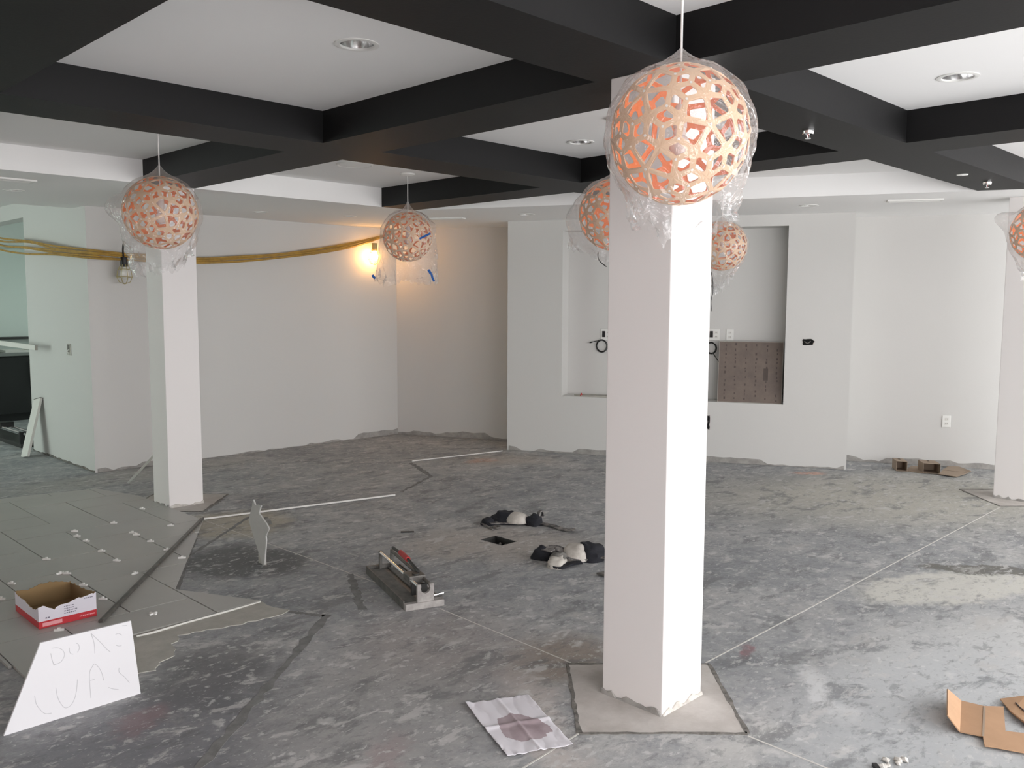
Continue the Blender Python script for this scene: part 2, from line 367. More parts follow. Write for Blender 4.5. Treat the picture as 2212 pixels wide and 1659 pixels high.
# floor slabs around the open floor box
hx0, hx1, hy0, hy1 = 3.93, 4.07, 3.985, 4.19
f = MB()
for a, b in (((XW0, YW0), (hx0, 14)), ((hx1, YW0), (12.5, 14)), ((hx0, YW0), (hx1, hy0)), ((hx0, hy1), (hx1, 14))):
    f.box((a[0], a[1], -.15), (b[0], b[1], 0))
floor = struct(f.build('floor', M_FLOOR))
f = MB(); f.box((hx0, hy0, -.15), (hx1, hy1, -.045)); f.build('floor_box_dark_bottom', M_HOLEDARK, floor)  # bottom, liner and rubble coloured dark for the shade inside the hole
for a, b in (((hx0, hy0), (hx0+.004, hy1)), ((hx1-.004, hy0), (hx1, hy1)), ((hx0+.004, hy0), (hx1-.004, hy0+.004)), ((hx0+.004, hy1-.004), (hx1-.004, hy1))):
    MB().box((*a, -.045), (*b, .0005)).build('floor_box_dark_liner', M_DARK, floor)
for i in range(9):
    f = MB(); x, y = random.uniform(hx0+.03, hx1-.03), random.uniform(hy0+.03, hy1-.03); r = random.uniform(.012, .026)
    vs = []; bm = bmesh.new(); bmesh.ops.create_icosphere(bm, subdivisions=1, radius=r)
    for v in bm.verts: v.co *= random.uniform(.7, 1.2)
    f.add([v.co+Vector((x, y, -.038+random.uniform(-.01, .01))) for v in bm.verts], [[v.index for v in q.verts] for q in bm.faces]); bm.free()
    f.build('rubble', M_RUBBER if i % 3 else M_STREAK, floor)

# ceiling slab with recessed can openings
CANS = [((771, 96), ZC, .072), ((2069, 166), ZC, .072), ((1254, 307), ZC, .072)]
SCANS = [((30, 411), .06), ((563, 458), .055), ((755, 467), .05), ((1137, 463), .065), ((1747, 444), .065)]
f = MB().prism([(XW0, YW0), (11.7, YW0), (6.95, 8.49), (6.56, 8.49), (6.56, 13.52), (XL, 13.52), (XL, 14.06), (XW0, 14.06)], ZC, ZC+.16)
ceiling = f.build('ceiling', M_CEIL); struct(ceiling)
cs = []
for p, z, r in CANS:
    x, y = fl(p[0], p[1], z); c = MB().lathe([(r, ZC-.02), (r, ZC+.12)], (x, y, 0), 28)
    n = len(c.v)//2; c.f += [tuple(range(n))[::-1], tuple(range(n, 2*n))]; c.m += [0, 0]; cs.append(c.build('cutter', M_CEIL))
cut(ceiling, cs)
# soffits (left strip and slanted band along the slanted wall)
YS = 6.46
E0, E1 = Vector((5.225, YS)), Vector((7.36, 1.93))
sl = (E1-E0)/(E1.y-E0.y)
f = MB().prism([(XW0, YS), (E0.x, E0.y), (dpt(YS)+.02, YS), (D0.x+.02, YBK+.01), (XL, YBK+.01), (XL, 8.66), (XW0, 8.66)], ZB, ZC+.005)
sof1 = f.build('trim_1', M_CEIL); struct(sof1)
yN = YW0
f = MB().prism([(E0.x, E0.y), (E0.x+sl.x*(yN-E0.y), yN), (dpt(yN)+.02, yN), (dpt(YS)+.02, YS)], ZB, ZC+.005)
sof2 = f.build('trim_2', M_CEIL); struct(sof2)
c1s, c2s = [], []
for p, r in SCANS:
    x, y = fl(p[0], p[1], ZB); c = MB().lathe([(r, ZB-.02), (r, ZB+.09)], (x, y, 0), 24)
    n = len(c.v)//2; c.f += [tuple(range(n))[::-1], tuple(range(n, 2*n))]; c.m += [0, 0]
    (c1s if y > YS else c2s).append(c.build('cutter', M_CEIL))
cut(sof1, c1s); cut(sof2, c2s)
# black beams: three along the depth, cross beams in lengths between them
XB = [(.76, 1.14), (2.70, 3.09), (4.84, 5.22)]
YB = [(-.41, -.03), (1.86, 2.23), (4.12, 4.51)]
k = 3
for a, b in XB:
    struct(MB().box((a, YW0, ZB), (b, YS-.001, ZC+.004)).build('trim_%d' % k, M_BLACK)); k += 1
for a, b in YB:
    for x0, x1 in ((XW0, .76), (1.14, 2.70), (3.09, 4.84)):
        struct(MB().box((x0, a, ZB), (x1, b, ZC+.004)).build('trim_%d' % k, M_BLACK)); k += 1
    ea, eb = E0.x+sl.x*(a-E0.y), E0.x+sl.x*(b-E0.y)
    struct(MB().prism([(5.22, a), (ea-.002, a), (eb-.002, b), (5.22, b)], ZB, ZC+.004).build('trim_%d' % k, M_BLACK)); k += 1

# walls
WT = .14
struct(MB().box((XL+.16, YBK, 0), (D0.x+.3, YBK+WT, ZC+.1)).build('wall_back', M_WALL))
d0 = Vector((D0.x, D0.y)); d1 = Vector((dpt(YW0), YW0)); nn = NI*WT
struct(MB().prism([tuple(d0), tuple(d1), tuple(d1+nn), tuple(d0+nn)], 0, ZC+.1).build('wall_slanted', M_WALL))
# bump-out with the big niche, built from boxes in (along, depth, height)
def tv(u, d, z): p = T0+U*u+NI*d; return (p.x, p.y, z)
def tvbox(mb, u0, u1, d0, d1, z0, z1):
    c = Vector(tv((u0+u1)/2, (d0+d1)/2, (z0+z1)/2))
    return mb.obox(c, (U.x, U.y, 0), (NI.x, NI.y, 0), (0, 0, 1), (u1-u0)/2, (d1-d0)/2, (z1-z0)/2)
NU0, NU1, NZ0, NZ1, ND = .60, 2.83, .605, 2.325, .25
UE = 3.425; DB = 1.0
f = MB()
depth = .56
for nm, (a, b, z0, z1) in (('wall_media_left', (0, NU0, 0, ZB)), ('wall_media_right', (NU1, UE, 0, ZB)), ('wall_media_sill', (NU0, NU1, 0, NZ0)), ('wall_media_head', (NU0, NU1, NZ1, ZB))):
    struct(tvbox(MB(), a, b, 0, depth, z0, z1).build(nm, M_WALL))
struct(tvbox(MB(), NU0, NU1, ND, ND+.02, NZ0, NZ1).build('wall_media_niche', M_WALL))
# left wall (runs away), ends at an opening with header; far room behind
YO0, YO1, ZH = 10.09, 12.05, 2.443
wl = bpy.data.objects.new('wall_left', None); COL.objects.link(wl); struct(wl)
MB().box((XL, YBK, 0), (XL+.16, YO0, ZC+.1)).build('wall_panel', M_WALLG, wl)
MB().box((XL, YO0, ZH), (XL+.16, YO1, ZC+.1)).build('header_panel', M_WALLG, wl)
MB().box((XL, YO1, 0), (XL+.16, 14, ZC+.1)).build('wall_panel', M_WALLG, wl)
struct(MB().box((XL+.16, 13.35, 0), (6.55, 13.5, ZC)).build('wall_far_room', M_FARW))
wf = bpy.data.objects.new('wall_far_room_side', None); COL.objects.link(wf); struct(wf)
for a, b in (((8.49, 0), (10.0, ZC)), ((12.4, 0), (13.34, ZC)), ((10.0, 0), (12.4, .9)), ((10.0, 2.25), (12.4, ZC))): MB().box((6.4, a[0], a[1]), (6.55, b[0], b[1])).build('wall_panel', M_FARW, wf)
struct(MB().box((XL+.16, 12.3, 2.28), (6.3, 13.34, ZC)).build('trim_20', M_FARW))
# rear, side and window walls (out of frame, they close the room and let the daylight in)
struct(MB().box((XW0-.15, YW0, 0), (XW0, 8.9, ZC+.1)).build('wall_rear', M_REARW))
wr = bpy.data.objects.new('wall_end', None); COL.objects.link(wr); struct(wr)
MB().box((XW0-.15, 8.9, 0), (XW0, 12.1, .4)).build('wall_panel', M_WALL, wr)
MB().box((XW0-.15, 8.9, 2.3), (XW0, 12.1, ZC+.1)).build('wall_panel', M_WALL, wr)
MB().box((XW0-.15, 12.1, 0), (XW0, 14.1, ZC+.1)).build('wall_panel', M_WALL, wr)
struct(MB().box((XW0, 13.9, 0), (XL, 14.05, ZC+.1)).build('wall_far_end', M_WALL))
WX = [(-1.6, .7), (1.0, 3.1), (3.4, 5.5), (5.8, 7.9), (8.2, 10.3)]
ww = bpy.data.objects.new('wall_right', None); COL.objects.link(ww); struct(ww)
ZW0, ZW1 = .12, 2.36
MB().box((XW0, YW0-.15, 0), (12.4, YW0, ZW0)).build('wall_panel', M_WALL, ww)
MB().box((XW0, YW0-.15, ZW1), (12.4, YW0, ZC+.1)).build('wall_panel', M_WALL, ww)
e = [XW0]+[q for w in WX for q in w]+[12.4]
for i in range(0, len(e), 2): MB().box((e[i], YW0-.15, ZW0), (e[i+1], YW0, ZW1)).build('wall_panel', M_WALL, ww)
def window(n, o, ax, w, z0, z1, gm):
    r = bpy.data.objects.new('window_%d' % n, None); COL.objects.link(r); struct(r); r.location = o
    def bx(a, b, z0_, z1_, nm, m, t=.03):
        f = MB()
        if ax == 'x': f.box((a, -t, z0_), (b, t, z1_))
        else: f.box((-t, a, z0_), (t, b, z1_))
        f.build(nm, m, r)
    for a, b in ((0, .05), (w/2-.025, w/2+.025), (w-.05, w)): bx(a, b, z0, z1, 'window_frame', M_FRAME)
    bx(.05, w-.05, z0, z0+.05, 'window_frame', M_FRAME); bx(.05, w-.05, z1-.05, z1, 'window_frame', M_FRAME)
    for a, b in ((.05, w/2-.025), (w/2+.025, w-.05)): bx(a, b, z0+.05, z1-.05, 'pane', gm, .003)
window(7, (6.48, 10.0, 0), 'y', 2.4, .9, 2.25, M_GREENG)  # unseen window, added to light the far room
portal('daylight_portal', (6.62, 11.2, 1.575), (math.radians(90), 0, math.radians(90)), 2.4, 1.35)
for i, (a, b) in enumerate(WX):
    window(i+1, (a, YW0-.08, 0), 'x', b-a, ZW0, ZW1, M_GLASS)
    portal('daylight_portal', ((a+b)/2, YW0-.2, (ZW0+ZW1)/2), (math.radians(90), 0, 0), b-a, ZW1-ZW0)
window(6, (XW0-.08, 8.9, 0), 'y', 3.2, .4, 2.3, M_GREENG)
portal('daylight_portal', (XW0-.2, 10.5, 1.35), (math.radians(90), 0, math.radians(-90)), 3.2, 1.9)

# ragged unpainted band where the baseboards came off
def ragged(name, p0, p1, off, hmin, hmax, step=.07, seed=1, m=M_RAW):
    p0, p1 = Vector(p0), Vector(p1); d = p1-p0; n = max(3, int(d.length/step)); off = Vector(off); f = MB()
    hs = []; h = hmin; rnd = random.Random(seed)
    for i in range(n+1):
        if rnd.random() < .35: h = rnd.uniform(hmin, hmax)
        hs.append(max(.004, h+rnd.uniform(-.008, .008)))
    for i in range(n):
        a, b = p0+d*(i/n), p0+d*((i+1)/n)
        f.add([(a.x, a.y, .001), (b.x, b.y, .001), (b.x, b.y, hs[i+1]), (a.x, a.y, hs[i]),
               (a.x+off.x, a.y+off.y, .001), (b.x+off.x, b.y+off.y, .001), (b.x+off.x, b.y+off.y, hs[i+1]), (a.x+off.x, a.y+off.y, hs[i])],
              [(4, 5, 6, 7), (3, 2, 6, 7), (0, 4, 7, 3), (1, 2, 6, 5)])
    return struct(f.build(name, m))
ragged('baseboard_back', (XL+.02, YBK), (D0.x, YBK), (0, -.006), .0, .07, seed=3)
ragged('baseboard_slanted', d0, (dpt(7.0), 7.0), tuple(-NI*.006), .02, .07, seed=5)
ragged('baseboard_slanted_right', (dpt(4.0), 4.0), (dpt(2.0), 2.0), tuple(-NI*.006), .02, .06, seed=8)
a_, b_ = T0+U*.02, T0+U*(UE-.02)
ragged('baseboard_media', a_, b_, tuple(-NI*.006), .0, .065, seed=13)
ragged('baseboard_left', (XL, YO0), (XL, YBK+.02), (-.006, 0), .005, .02, seed=17, m=M_JOINT)

# floor pieces: joints, pads, streaks (children of the floor)
def strip(name, pts, w, z0, z1, m, parent=floor):
    f = MB()
    for (a, b) in zip(pts[:-1], pts[1:]):
        a, b = Vector(a), Vector(b); d = (b-a).normalized(); s = Vector((-d.y, d.x))*w/2
        f.prism([tuple(a-s), tuple(b-s), tuple(b+s), tuple(a+s)], z0, z1)
    return f.build(name, m, parent)
def jag(a, b, w, seed, n=14):
    a, b = Vector(a), Vector(b); rnd = random.Random(seed); d = (b-a); s = Vector((-d.y, d.x)).normalized(); L_, R_ = [], []
    for i in range(n+1):
        t = i/n; c = a+d*t; ww_ = w*(.45+.8*rnd.random())/2; o = s*rnd.uniform(-.15, .15)*w
        L_.append(tuple(c+s*ww_+o)); R_.append(tuple(c-s*ww_+o))
    return R_+L_[::-1]
def pad(cx, cy, r, name='column_pad'):
    q = [(cx-r, cy), (cx, cy-r), (cx+r, cy), (cx, cy+r)]
    MB().prism(q, .0, .0015).build(name, M_PAD, floor)
    for i in range(4):
        a, b = q[i], q[(i+1) % 4]
        MB().prism(jag(a, b, .019, i+int(cx*10)), .0, .0025).build('isolation_joint', M_JOINT, floor)
pad(2.815, 2.0, .44); pad(2.97, 6.66, .43); pad(7.96, 2.04, .44)
strip('control_joint', [(2.87, 3.37), (2.835, 2.44)], .007, 0, .001, M_CHALK)
strip('control_joint', [(3.26, 2.02), (7.5, 2.03)], .007, 0, .001, M_CHALK)
strip('control_joint', [(2.80, 1.55), (2.74, -.5)], .008, 0, .001, M_CHALK)
strip('control_joint', [(2.375, 2.0), fl(1130, 1659), (0.5, 1.93)], .007, 0, .001, M_CHALK)
strip('control_joint', [(2.85, 6.2), (2.89, 3.9)], .006, 0, .001, M_CHALK)
def streak(a, b, w, seed, n=26): MB().prism(jag(fl(*a), fl(*b), w, seed, n), 0, .0012).build('adhesive_streak', M_STREAK, floor)
streak((430, 1659), (708, 1328), .045, 1); streak((700, 1331), (625, 1321), .03, 2); streak((757, 1240), (781, 1318), .045, 3)
streak((888, 1000), (931, 1029), .05, 4); streak((931, 1029), (868, 1062), .035, 5); streak((435, 1126), (380, 1280), .03, 7)
streak((437, 1108), (482, 1078), .03, 8); streak((545, 1112), (412, 1200), .03, 9)

# mortar bed in front of the laid tiles
def rough_poly(P, step=.03, amp=.012):
    o = []
    for i in range(len(P)):
        a, b = Vector(P[i]), Vector(P[(i+1) % len(P)]); n = max(1, int((b-a).length/step))
        for k in range(n):
            p = a+(b-a)*(k/n); o.append((p.x+random.uniform(-amp, amp), p.y+random.uniform(-amp, amp)))
    return o
MB().prism(rough_poly([(1.39, 4.14), (1.39, 3.62), fl(300, 1455), fl(335, 1452), fl(345, 1430), fl(378, 1415), fl(372, 1398), fl(385, 1375), fl(420, 1366), fl(480, 1356), fl(520, 1349), fl(570, 1336), fl(600, 1332), fl(622, 1320), fl(600, 1313), fl(575, 1310), fl(563, 1302), (2.25, 4.14)]), 0, .004).build('mortar_bed', M_MORTAR, floor)
rim = [fl(295, 1378), fl(330, 1370), fl(400, 1349), fl(480, 1327), fl(563, 1303)]
MB().tube([(x, y, .008) for x, y in rim], [.004, .006, .005, .006, .003], 6).build('mortar_ridge', M_TRIMW, floor)

# herringbone tiles, clipped to the laid area
TW, TX0, TY0 = .312, 1.70, 4.41
REG = [(.45, 4.41), (1.06, 4.41), (1.06, 3.79), (1.385, 3.79), (1.385, 4.095), (2.262, 4.095), (2.017, 4.597), (2.42, 5.26), (2.83, 5.94), (2.83, 7.05), (2.68, 7.6), (1.8, 7.75), (.45, 7.8)]
def clip(poly, x0, y0, x1, y1):
    def cl(P, ins, inter):
        o = []
        for i in range(len(P)):
            a, b = P[i], P[(i+1) % len(P)]
            if ins(a):
                o.append(a)
                if not ins(b): o.append(inter(a, b))
            elif ins(b): o.append(inter(a, b))
        return o
    def ix(v): return lambda a, b: (v, a[1]+(b[1]-a[1])*(v-a[0])/(b[0]-a[0]))
    def iy(v): return lambda a, b: (a[0]+(b[0]-a[0])*(v-a[1])/(b[1]-a[1]), v)
    for ins, it in ((lambda p: p[0] >= x0, ix(x0)), (lambda p: p[0] <= x1, ix(x1)), (lambda p: p[1] >= y0, iy(y0)), (lambda p: p[1] <= y1, iy(y1))):
        if poly: poly = cl(poly, ins, it)
    return poly
G = .003
for i in range(-5, 6):
    for j in range(-4, 13):
        t = (i+j+2) % 4
        if t == 0: w_, h_ = 2, 1
        elif t == 2: w_, h_ = 1, 2
        else: continue
        x0, y0 = TX0+i*TW, TY0+j*TW
        p = clip(REG, x0+G, y0+G, x0+w_*TW-G, y0+h_*TW-G)
        q = []
        for c in p:
            if not q or (abs(c[0]-q[-1][0])+abs(c[1]-q[-1][1])) > 1e-4: q.append(c)
        if len(q) > 2 and abs(q[0][0]-q[-1][0])+abs(q[0][1]-q[-1][1]) < 1e-4: q.pop()
        if len(q) < 3: continue
        ar = abs(sum(q[a][0]*q[(a+1) % len(q)][1]-q[(a+1) % len(q)][0]*q[a][1] for a in range(len(q))))/2
        if ar < .006: continue
        MB().prism(q, 0, .011+random.uniform(-.0007, .0007)).build('tile', M_TILE, floor)
MB().prism([(.46, 4.42), (1.1, 4.42), (1.1, 3.85), (1.37, 3.85), (1.37, 4.13), (2.2, 4.13), (2.0, 4.6), (2.8, 5.95), (2.8, 7.0), (2.6, 7.55), (.46, 7.7)], 0, .004).build('grout_bed', M_JOINT, floor)

# ================================================================== COLUMNS
def column(x0, x1, y0, y1, label, seed):
    r = thing('square_column', label, 'column', ((x0+x1)/2, (y0+y1)/2, 0), 'square columns')
    hx, hy = (x1-x0)/2, (y1-y0)/2
    MB().box((-hx, -hy, 0.0), (hx, hy, ZB+.0)).build('shaft', M_COLP, r, bevel=.004)
    rnd = random.Random(seed)
    for sx, (a, b) in (('x', ((-hx, -hy), (-hx, hy))), ('y', ((-hx, -hy), (hx, -hy)))):
        n = 12; f = MB(); off = Vector((-.005, 0)) if sx == 'x' else Vector((0, -.005))
        a, b = Vector(a), Vector(b); hs = [rnd.uniform(.004, .028) for _ in range(n+1)]
        for i in range(n):
            p, q = a+(b-a)*(i/n), a+(b-a)*((i+1)/n)
            f.add([(p.x, p.y, .001), (q.x, q.y, .001), (q.x, q.y, hs[i+1]), (p.x, p.y, hs[i]), (p.x+off.x*2, p.y+off.y*2, .001), (q.x+off.x*2, q.y+off.y*2, .001), (q.x+off.x, q.y+off.y, hs[i+1]), (p.x+off.x, p.y+off.y, hs[i])],
                  [(4, 5, 6, 7), (3, 2, 6, 7), (0, 4, 7, 3), (1, 2, 6, 5)])
        f.build('base_mud', M_RAW if sx == 'x' else M_MUD, r)
    return r
column(2.703, 2.975, 1.863, 2.155, 'white square column closest to the camera, behind the big wrapped pendant', 1)
column(2.833, 3.105, 6.50, 6.78, 'white square column at the left standing on the laid grey tiles', 2)
column(7.83, 8.11, 1.90, 2.18, 'white square column cut off by the right edge of the picture', 3)

# ================================================================== PENDANT LAMPS
def snub():
    phi = (1+5**.5)/2
    from itertools import product
    xi = None
    # solve x^3-2x=phi
    x = 1.7
    for _ in range(60): x -= (x**3-2*x-phi)/(3*x*x-2)
    al = x-1/x; be = x*phi+phi**2+phi/x
    base = [(2*al, 2, 2*be), (al+be/phi+phi, -al*phi+be+1/phi, al/phi+be*phi-1), (-al/phi+be*phi+1, -al+be/phi-phi, al*phi+be-1/phi),
            (-al/phi+be*phi-1, al-be/phi-phi, al*phi+be+1/phi), (al+be/phi-phi, al*phi-be+1/phi, al/phi+be*phi+1)]
    V = []
    for b in base:
        for sg in product((1, -1), repeat=3):
            if sg.count(-1) % 2 == 1:                      # odd number of minus signs -> then even permutations
                p = [b[i]*sg[i] for i in range(3)]
                for k in range(3): V.append(Vector((p[k], p[(k+1) % 3], p[(k+2) % 3])).normalized())
    return V
SV = snub()
def edge_len():
    d = sorted((SV[0]-v).length for v in SV[1:]); return d[0], d[4], d[5]
e0, e4, e5 = edge_len()
def nbrs(i): return sorted([j for j in range(len(SV)) if j != i], key=lambda j: (SV[i]-SV[j]).length)[:5]
NB = [nbrs(i) for i in range(len(SV))]
def frame(i):
    """arms of plate i: directions of the face centres around vertex i, ordered from the pentagon one"""
    n = SV[i]; nb = NB[i]
    t = (SV[nb[0]]-n); t = (t-n*t.dot(n)).normalized(); s = n.cross(t)
    nb = sorted(nb, key=lambda j: math.atan2((SV[j]-n).dot(s), (SV[j]-n).dot(t)))
    arms = []; pent = 0
    for k in range(5):
        a, b = nb[k], nb[(k+1) % 5]
        if b in NB[a]: c = (n+SV[a]+SV[b]).normalized()
        else:
            # pentagon: fifth-turn ring; centre found from the two neighbours
            mid = (SV[a]+SV[b]); e = (SV[a]-n).length; r5 = e/(2*math.sin(math.pi/5))
            # plane normal of pentagon
            pn = (SV[a]-n).cross(SV[b]-n).normalized()
            if pn.dot(n) < 0: pn = -pn
            c = pn; pent = k
        arms.append(c)
    arms = arms[pent:]+arms[:pent]
    return n, arms
FR = [frame(i) for i in range(60)]
LR = 0.2
def plate_mesh():
    n, arms = FR[0]
    t = arms[0]-n*arms[0].dot(n); t.normalize(); s = n.cross(t)
    A = [(math.atan2(c.dot(s), c.dot(t)) % (2*math.pi), math.acos(max(-1, min(1, c.dot(n))))) for c in arms]
    w = .0083; out = []
    for k in range(5):
        th, ln = A[k]; th2, ln2 = A[(k+1) % 5]; dth = (th2-th) % (2*math.pi)
        L_ = ln*LR
        d = Vector((math.cos(th), math.sin(th))); pn = Vector((-d.y, d.x))
        for j in range(5):                                  # rounded tip
            a = -math.pi/2+math.pi*j/4
            out.append(d*(L_+.004+ .006*math.cos(a)) + pn*(w*math.sin(a)))
        # side in to the fillet
        half = dth/2; fil = .008
        # corner of two offset lines, then round it with a circle of radius fil
        dc = Vector((math.cos(th+half), math.sin(th+half))); r2 = (w+fil)/math.sin(half); cc = dc*r2
        a0 = math.atan2(-pn.y, -pn.x)                        # touches line k at direction -pn
        d2 = Vector((math.cos(th2), math.sin(th2))); pn2 = Vector((-d2.y, d2.x)); a1 = math.atan2(pn2.y, pn2.x)
        da = (a1-a0+math.pi) % (2*math.pi)-math.pi
        for j in range(6):
            a = a0+da*j/5; out.append(cc+Vector((math.cos(a), math.sin(a)))*fil)
    f = MB(); N_ = len(out)
    def sph(p, r):
        q = p.length/LR; dr = p.normalized() if p.length > 1e-9 else Vector((1, 0))
        return (math.sin(q)*dr.x*r, math.sin(q)*dr.y*r, math.cos(q)*r)
    mids = [p*.5 for p in out]
    for r in (LR, LR-.0022): f.v += [sph(p, r) for p in out]+[sph(p, r) for p in mids]+[(0, 0, r)]
    K = 2*N_+1
    for base, mi in ((0, 0), (K, 1)):
        for i in range(N_):
            j = (i+1) % N_
            f.f.append((base+i, base+j, base+N_+j, base+N_+i)); f.m.append(mi)
            f.f.append((base+N_+i, base+N_+j, base+2*N_)); f.m.append(mi)
    for i in range(N_):
        j = (i+1) % N_; f.f.append((i, j, K+j, K+i)); f.m.append(0)
    me = f.mesh('shade_piece', [M_WOOD, M_ORANGE])
    return me, A
PLATE, PA = plate_mesh()
def plate_matrix(i):
    n, arms = FR[i]; t = arms[0]-n*arms[0].dot(n); t.normalize(); s = n.cross(t)
    return Matrix(((t.x, s.x, n.x, 0), (t.y, s.y, n.y, 0), (t.z, s.z, n.z, 0), (0, 0, 0, 1)))
RIV = MB()
seen = []
for n, arms in FR:
    for a in arms:
        if all((a-b).length > .05 for b in seen): seen.append(a)
RH = Vector((math.sin(YAW), -math.cos(YAW), 0))            # horizontal direction to the right as the photographer stands

def pendant(C, label, spin, cord_top=ZC, canopy=True, bend=0):
    r = thing('pendant_lamp', label, 'pendant lamp', C, 'orange lined ball pendants')
    R0 = Matrix.Rotation(spin[0], 4, 'Z') @ Matrix.Rotation(spin[1], 4, 'X') @ Matrix.Rotation(spin[2], 4, 'Y')
    for i in range(60):
        o = bpy.data.objects.new('shade_piece', PLATE); COL.objects.link(o); o.parent = r; o.matrix_local = R0 @ plate_matrix(i)
    f = MB()
    for c in seen:
        d = (R0.to_3x3() @ c); u = d.orthogonal().normalized(); v = d.cross(u)
        k = len(f.v)
        for rr, h in ((.0042, LR), (.0038, LR+.0016)): f.v += [tuple(d*h+(u*math.cos(a*math.pi/3)+v*math.sin(a*math.pi/3))*rr) for a in range(6)]
        for a in range(6): f.f.append((k+a, k+(a+1) % 6, k+6+(a+1) % 6, k+6+a)); f.m.append(0)
        f.f.append(tuple(k+6+a for a in range(6))); f.m.append(0)
    o = f.build('rivets', M_WHITEP, r); o['kind'] = 'stuff'
    top = cord_top-C[2]
    MB().tube(catmull([(bend, 0, top), (bend*.7, 0, top*.7+.06), (0, 0, LR+.03), (0, 0, .075)], 6), .0035, 8).build('cord', M_CORD, r, True)
    MB().lathe([(.0, .085), (.012, .085), (.02, .07), (.021, .02), (.0, .02)], n=14).build('socket', M_WHITEP, r, True)
    prof = [(.016, .02), (.02, .008)]+[(.031*math.cos(a), -.028+.031*math.sin(a)) for a in [math.radians(q) for q in (60, 40, 15, -10, -35, -60, -80)]]+[(0, -.059)]
    MB().lathe(prof, n=16).build('bulb', M_BULB, r, True)
    if canopy: MB().lathe([(0, top-.022), (.03, top-.021), (.058, top-.010), (.06, top), (0, top)], (bend, 0, 0), 20).build('ceiling_canopy', M_WHITEP, r, True)
    return r

def bag(C, label, hem, wings=(), topz=.055, phi_end=105, seed=1, amp=.012, tight=1.04, nth=72, nph=26, nsk=16):
    """clear film bag pulled over a pendant; hem = [(azimuth deg from camera right, drop below centre, radius)]"""
    o = Vector(C); f = MB()
    def hemv(a):
        ws = []; 
        for q in hem:
            d = abs((a-q[0]+180) % 360-180); ws.append(1/(d*d+60))
        s = sum(ws); return sum(w*q[1] for w, q in zip(ws, hem))/s, sum(w*q[2] for w, q in zip(ws, hem))/s
    ux, uy = RH, Vector((math.cos(YAW), math.sin(YAW), 0))
    rows = nph+nsk
    for i in range(rows+1):
        for j in range(nth):
            a = 360*j/nth; ar = math.radians(a); d = ux*math.cos(ar)+uy*math.sin(ar)
            if i <= nph:
                t = i/nph; ph = math.radians(phi_end)*t; r = LR*tight
                ns = Vector((d.x*1.6, d.y*1.6, ph*1.3))*1.7+Vector((seed*7.3, 0, 0))
                wr = abs(noise.noise(ns))+.6*abs(noise.noise(ns*2.3))
                r += amp*wr*min(1, t*2.2)
                for wa, wp, wl, sa, sp in wings:
                    da = (a-wa+180) % 360-180; r += wl*math.exp(-(da/sa)**2-((math.degrees(ph)-wp)/sp)**2)
                rad, z = r*math.sin(ph), r*math.cos(ph)
                k = max(0, 1-t*4.0); z += topz*k**2.2; rad = rad*(1-.25*k)+.006
            else:
                t = (i-nph)/nsk; drop, hr = hemv(a)
                r = LR*tight+amp*.6; ph = math.radians(phi_end); 
                for wa, wp, wl, sa, sp in wings:
                    da = (a-wa+180) % 360-180; r += wl*math.exp(-(da/sa)**2-((phi_end-wp)/sp)**2)
                z0, r0 = r*math.cos(ph), r*math.sin(ph)
                z = z0+(-drop-z0)*t; s = t*t*(3-2*t); rad = r0+(hr-r0)*s
                ns = Vector((d.x*2.2, d.y*2.2, z*5))*2.4+Vector((seed*3.1, 5, 0))
                wv = noise.noise(ns)+.5*noise.noise(ns*2.1)
                rad += .05*wv*t; z += .045*noise.noise(ns*1.7+Vector((9, 9, 9)))*t*t
            f.v.append(tuple(d*rad+Vector((0, 0, z))))
    for i in range(rows):
        for j in range(nth):
            f.f.append((i*nth+j, i*nth+(j+1) % nth, (i+1)*nth+(j+1) % nth, (i+1)*nth+j)); f.m.append(0)
    me = bpy.data.meshes.new('plastic_bag'); me.from_pydata(f.v, [], f.f); me.materials.append(M_FILM)
    me.shade_smooth()
    ob = bpy.data.objects.new('plastic_bag', me); COL.objects.link(ob); ob.location = C
    return tag(ob, label, 'plastic bag', 'clear bags over the pendants')

L1 = atd(1468, 292, 2.54); L2 = atd(347, 460, 4.85); L3 = (4.454, 5.60, atd(880, 513, 7.1)[2])
L4 = (3.925, 3.09, atd(1325, 470, 5.05)[2]); L5 = atd(1559, 531, 7.05); L6 = atd(2252, 502, 6.0)
pendant(L1, 'big orange-lined wooden ball pendant hanging in front of the near column', (.4, .5, .3), canopy=True)
pendant(L2, 'orange-lined ball pendant hanging beside the left column', (1.3, .2, .9), canopy=True)
pendant(L3, 'ball pendant whose bag carries blue tape, near the glowing work bulb', (2.2, .8, .1))
P4 = pendant(L4, 'ball pendant half hidden behind the left side of the near column', (.9, 1.4, .6))
P5 = pendant(L5, 'ball pendant half hidden behind the right side of the near column', (2.9, .3, 1.1))
pendant(L6, 'ball pendant cut off by the right edge of the picture', (1.7, .9, .2))
bag(L1, 'clear plastic bag wrapped over the big pendant in front of the near column', [(0, .235, .165), (330, .26, .17), (300, .20, .12), (255, .30, .075), (225, .335, .10), (205, .26, .14), (150, .21, .13), (90, .24, .14), (40, .26, .16)], seed=1, topz=.035)
bag(L2, 'clear plastic bag over the pendant beside the left column', [(0, .22, .15), (315, .33, .11), (270, .33, .10), (225, .35, .13), (180, .30, .17), (90, .30, .12)], wings=((182, 84, .085, 22, 16),), seed=2, topz=.05)
bag3 = bag(L3, 'clear plastic bag with blue tape over the pendant near the work bulb', [(0, .36, .24), (300, .38, .18), (270, .34, .16), (240, .40, .15), (200, .37, .22), (180, .35, .27), (90, .36, .18)], seed=3, topz=.07, phi_end=80, amp=.03)
